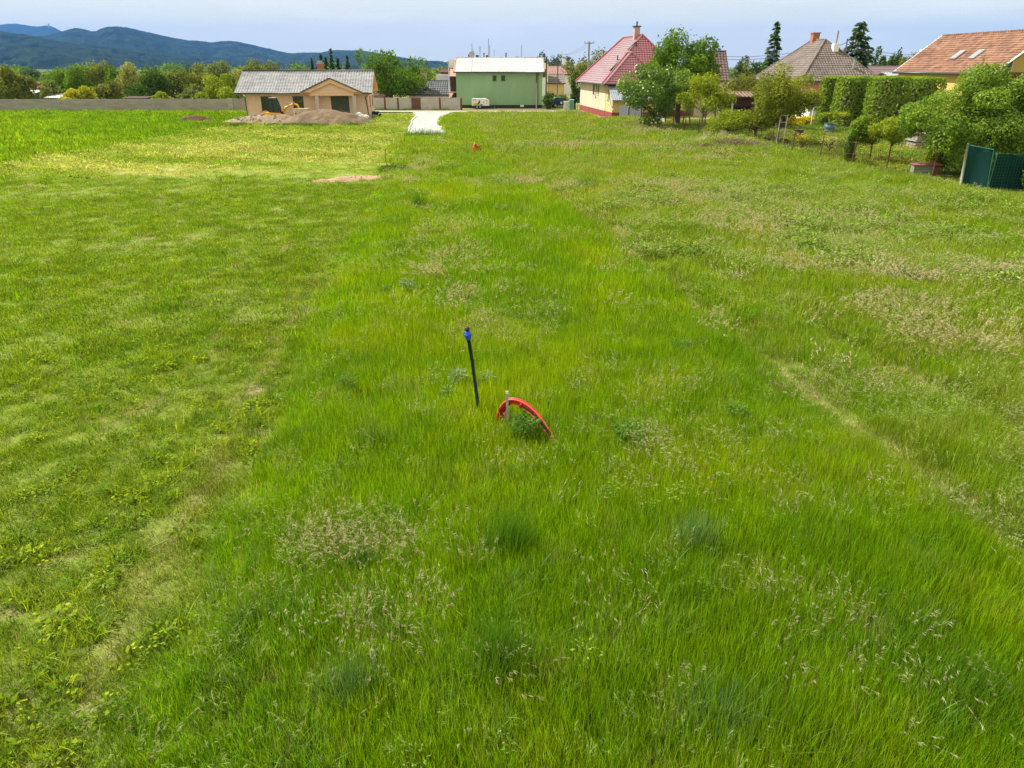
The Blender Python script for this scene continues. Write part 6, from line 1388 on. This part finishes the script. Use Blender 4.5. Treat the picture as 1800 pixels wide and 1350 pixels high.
def mesh_panel():
    a, c = gp(1687, 334), gp(1731, 338); t = thing('mesh_gate', 'green shade mesh panel on a leaning concrete post at the fence end', 'gate', (a.x, a.y, 0)); h = 2.05; d = c - a
    MB().tube([(0, 0, -.2), (-.14, .03, h + .12)], [.06, .05], 8).build('post', M_POLE, t, True)
    V = []; F = []; n_, m2 = 14, 10
    for i in range(n_ + 1):
        for j in range(m2 + 1):
            u, v_ = i / n_, j / m2; bow = .07 * math.sin(u * 3.14) * math.sin(v_ * 3.14) + .02 * math.sin(9 * u + 5 * v_); V.append((d.x * u - .14 * v_ + .05, d.y * u + bow, .08 + (h - .12 * u) * v_ - .05 * math.sin(u * 3.14) * v_))
    for i in range(n_):
        for j in range(m2): q = i * (m2 + 1) + j; F.append((q, q + m2 + 1, q + m2 + 2, q + 1))
    o = MB().add(V, F).build('shade_mesh', mat('green_mesh', (.004, .042, .036), .75, .2, .2, 2), t, True); so_ = o.modifiers.new('thick', 'SOLIDIFY'); so_.thickness = .012
    fr = [(.05, 0, .1), (-.09, 0, h + .04), (d.x - .09, d.y, h - .1), (d.x + .05, d.y, .1)]; f_ = MB()
    for i in range(4): f_.tube([fr[i], fr[(i + 1) % 4]], .024, 6)
    f_.build('frame', mat('green_paint', None), t)
    for x in (.12, .3): pass
    t2 = thing('mesh_fence', 'dark green net fence in the shade right of the mesh panel', 'fence', (a.x + d.x, a.y + d.y, 0)); L_ = 5.5; nb2 = MB(); 
    for k in range(3): MB().tube([(.1 + k * 2.6, -.1 * k, -.2), (.12 + k * 2.6, -.1 * k, 1.8)], .03, 6).build('post', mat('green_paint', None), t2)
    V = []; F = []
    for i in range(23):
        x = .1 + i * (L_ - .1) / 22; V += [(x, -.04 * x + .03 * math.sin(i * 1.3) + .02, .05), (x, -.04 * x + .03 * math.sin(i * 1.3 + .6) + .02, 1.72 + .03 * math.sin(i * .9))]
        if i: F.append((2 * i - 2, 2 * i, 2 * i + 1, 2 * i - 1))
    sh = MB().add(V, F).build('shade_net', mat('dark_net', (.004, .028, .026), .85, .1, .25, 1.5), t2); sm_ = sh.modifiers.new('thick', 'SOLIDIFY'); sm_.thickness = .01
    for z in np.arange(.1, 1.8, .14): nb2.tube([(.1, 0, z), (L_, -.2, z)], .005, 3, caps=False)
    for x in np.arange(.1, L_, .14): nb2.tube([(x, -.04 * x, .1), (x, -.04 * x, 1.75)], .005, 3, caps=False)
    o = nb2.build('net', mat('green_paint', None), t2); o['kind'] = 'stuff'
mesh_panel()
def ladder():
    a, c = gp(1362, 263), gp(1374, 264.5); t = thing('ladder', 'short grey metal ladder leaning on the cherry tree', 'ladder', (a.x, a.y, 0)); w_ = .5; H_ = 2.35; lean = Vector((.35, .75, H_))
    for x in (0, w_): MB().box(-.03, .03, -.02, .02, 0, lean.length, Matrix.Translation((x, 0, 0)) @ lean.to_track_quat('Z', 'Y').to_matrix().to_4x4()).build('rail', mat('ladder_alu', (.42, .43, .44), .45, .5, .12, metal=.3), t)
    for k in (.12, .34, .56, .78, .97): p = lean * k; MB().tube([p, p + Vector((w_, 0, 0))], .022 if k != .56 else .035, 6).build('rung', mat('ladder_alu', None), t)
ladder()
def drum(name, lb, px, py, r0, r1, h, m_, rim=True, liquid=None):
    g = gp(px, py); t = thing(name, lb, 'barrel', (g.x, g.y, 0)); MB().lathe([(r0, -.02), (r0 + (r1 - r0) * .33, h * .33), (r0 + (r1 - r0) * .33 + .015, h * .35), (r0 + (r1 - r0) * .33, h * .37), (r0 + (r1 - r0) * .66, h * .66), (r0 + (r1 - r0) * .66 + .015, h * .68), (r0 + (r1 - r0) * .66, h * .7), (r1, h), (r1 - .03, h), (r1 - .04, h - .08)], 20).build('shell', m_, t, True)
    MB().lathe([(r1 - .02, h - .01), (r1 + .03, h), (r1 + .03, h + .035), (r1 - .02, h + .035), (r1 - .021, h - .01)], 20).build('rim', m_, t, True)
drum('steel_drum', 'rusty black steel drum beside the wire fence', 1401, 251, .36, .36, .95, mat('burnt_drum', (.045, .035, .03), .8, .2, .4, 3, c2=(.13, .085, .055))); drum('garden_tub', 'blue grey plastic tub on the garden lawn', 1456, 237, .36, .48, .95, mat('blue_grey_plastic', (.085, .125, .15), .5, .4)); drum('green_bin', 'dark green plastic bin by the garage', 1441, 208, .42, .55, 1.15, mat('green_plastic', (.01, .065, .05), .5, .4))
g = gp(1618, 312); t = thing('beehive_box', 'old wooden box with red lid and peeling green paint by the fence', 'box', (g.x - .45, g.y, 0), R(-12))
MB().box(0, .95, 0, .6, .1, .62).build('side', mat('peeling_paint', (.10, .22, .16), .85, .15, 0, 2.2, c2=(.34, .29, .22), stretch=(1, 1, 3)), t); MB().box(.955, 1.28, -.03, .63, .05, .60).build('dark_end', M_REDGATE, t); MB().slab([(-.06, -.08, .66), (1.35, -.08, .70), (1.35, .68, .74), (-.06, .68, .70)], .05).build('lid', mat('red_tar_lid', (.24, .085, .08), .85), t)
for z in (.26, .44): MB().box(-.012, .96, -.012, -.001, z, z + .025).build('batten', mat('green_batten', (.03, .22, .15), .8), t)
MB().box(1.2, 2.0, .0, .1, .12, .17).build('rail', M_WHITE, t)
g = gp(1622, 263); t = thing('timber_pile', 'long low pile of weathered boards beyond the young trees', 'planks', (g.x - 1.1, 53.5, 0), R(-4))
for k in range(4):
    for j in range(3): MB().box(.03 * k, 2.9 - .05 * j, j * .5, j * .5 + .46, .12 + k * .24 + (.12 if k > 1 else 0), .33 + k * .24 + (.12 if k > 1 else 0)).build('board', mat('weathered_board', (.30, .235, .19), .95, .05, .25, 3, stretch=(1, 6, 6)), t)
MB().slab([(-.1, -.1, .68), (3, -.1, .68), (3, 1.5, .7), (-.1, 1.5, .7)], .03).build('cover_sheet', mat('grey_sheet', (.33, .35, .38), .6), t)
p = pt(1622, 200, 52); t = thing('swing_frame', 'leaning timber prop with white board beside the great bush', 'prop', (p.x, 52, 0)); q = pt(1601, 216, 52)
MB().tube([(q.x - p.x - .45, 0, 0), (q.x - p.x, 0, q.z), (-.25, 0, p.z)], .06, 6).build('prop', M_BARKL, t); MB().box(-.45, 1.0, -.06, .06, p.z, p.z + .14).build('board', M_WHITE, t)
p = gp(1423, 222); t = thing('white_post', 'slim white post in front of the golden juniper', 'post', (p.x, p.y - .3, 0)); MB().tube([(0, 0, -.1), (.02, 0, 1.75)], .07, 8).build('shaft', M_WHITE, t); MB().tube([(.02, 0, 1.75), (.02, 0, 1.82)], .09, 8).build('cap', M_WHITE, t)
g = gp(1245, 222)
t = thing('timber_trellis', 'rickety brown timber frame in the shade behind the wire fence', 'frame', (gp(1180, 222).x, 72, 0))
for a, c in (((0, 0, 0), (.2, 0, 2.0)), ((.9, 0, 0), (.45, 0, 2.1)), ((2.3, .5, 0), (2.3, .5, 2.3)), ((3.2, .5, 0), (3.2, .5, 2.3))): MB().box(-.05, .05, -.05, .05, 0, (Vector(c) - Vector(a)).length, Matrix.Translation(a) @ (Vector(c) - Vector(a)).to_track_quat('Z', 'Y').to_matrix().to_4x4()).build('timber', mat('brown_timber', (.17, .085, .055), .9), t)
MB().box(2.2, 3.3, .45, .55, 2.3, 2.4).build('beam', mat('brown_timber', None), t)
g = gp(1320, 246); tag(MB().box(-.7, .7, -.08, .08, .02, .1).build('plank', M_WHITE, loc=(g.x - .2, g.y - .4, .12)), 'pale plank lying in the grass at the wire fence', 'plank')
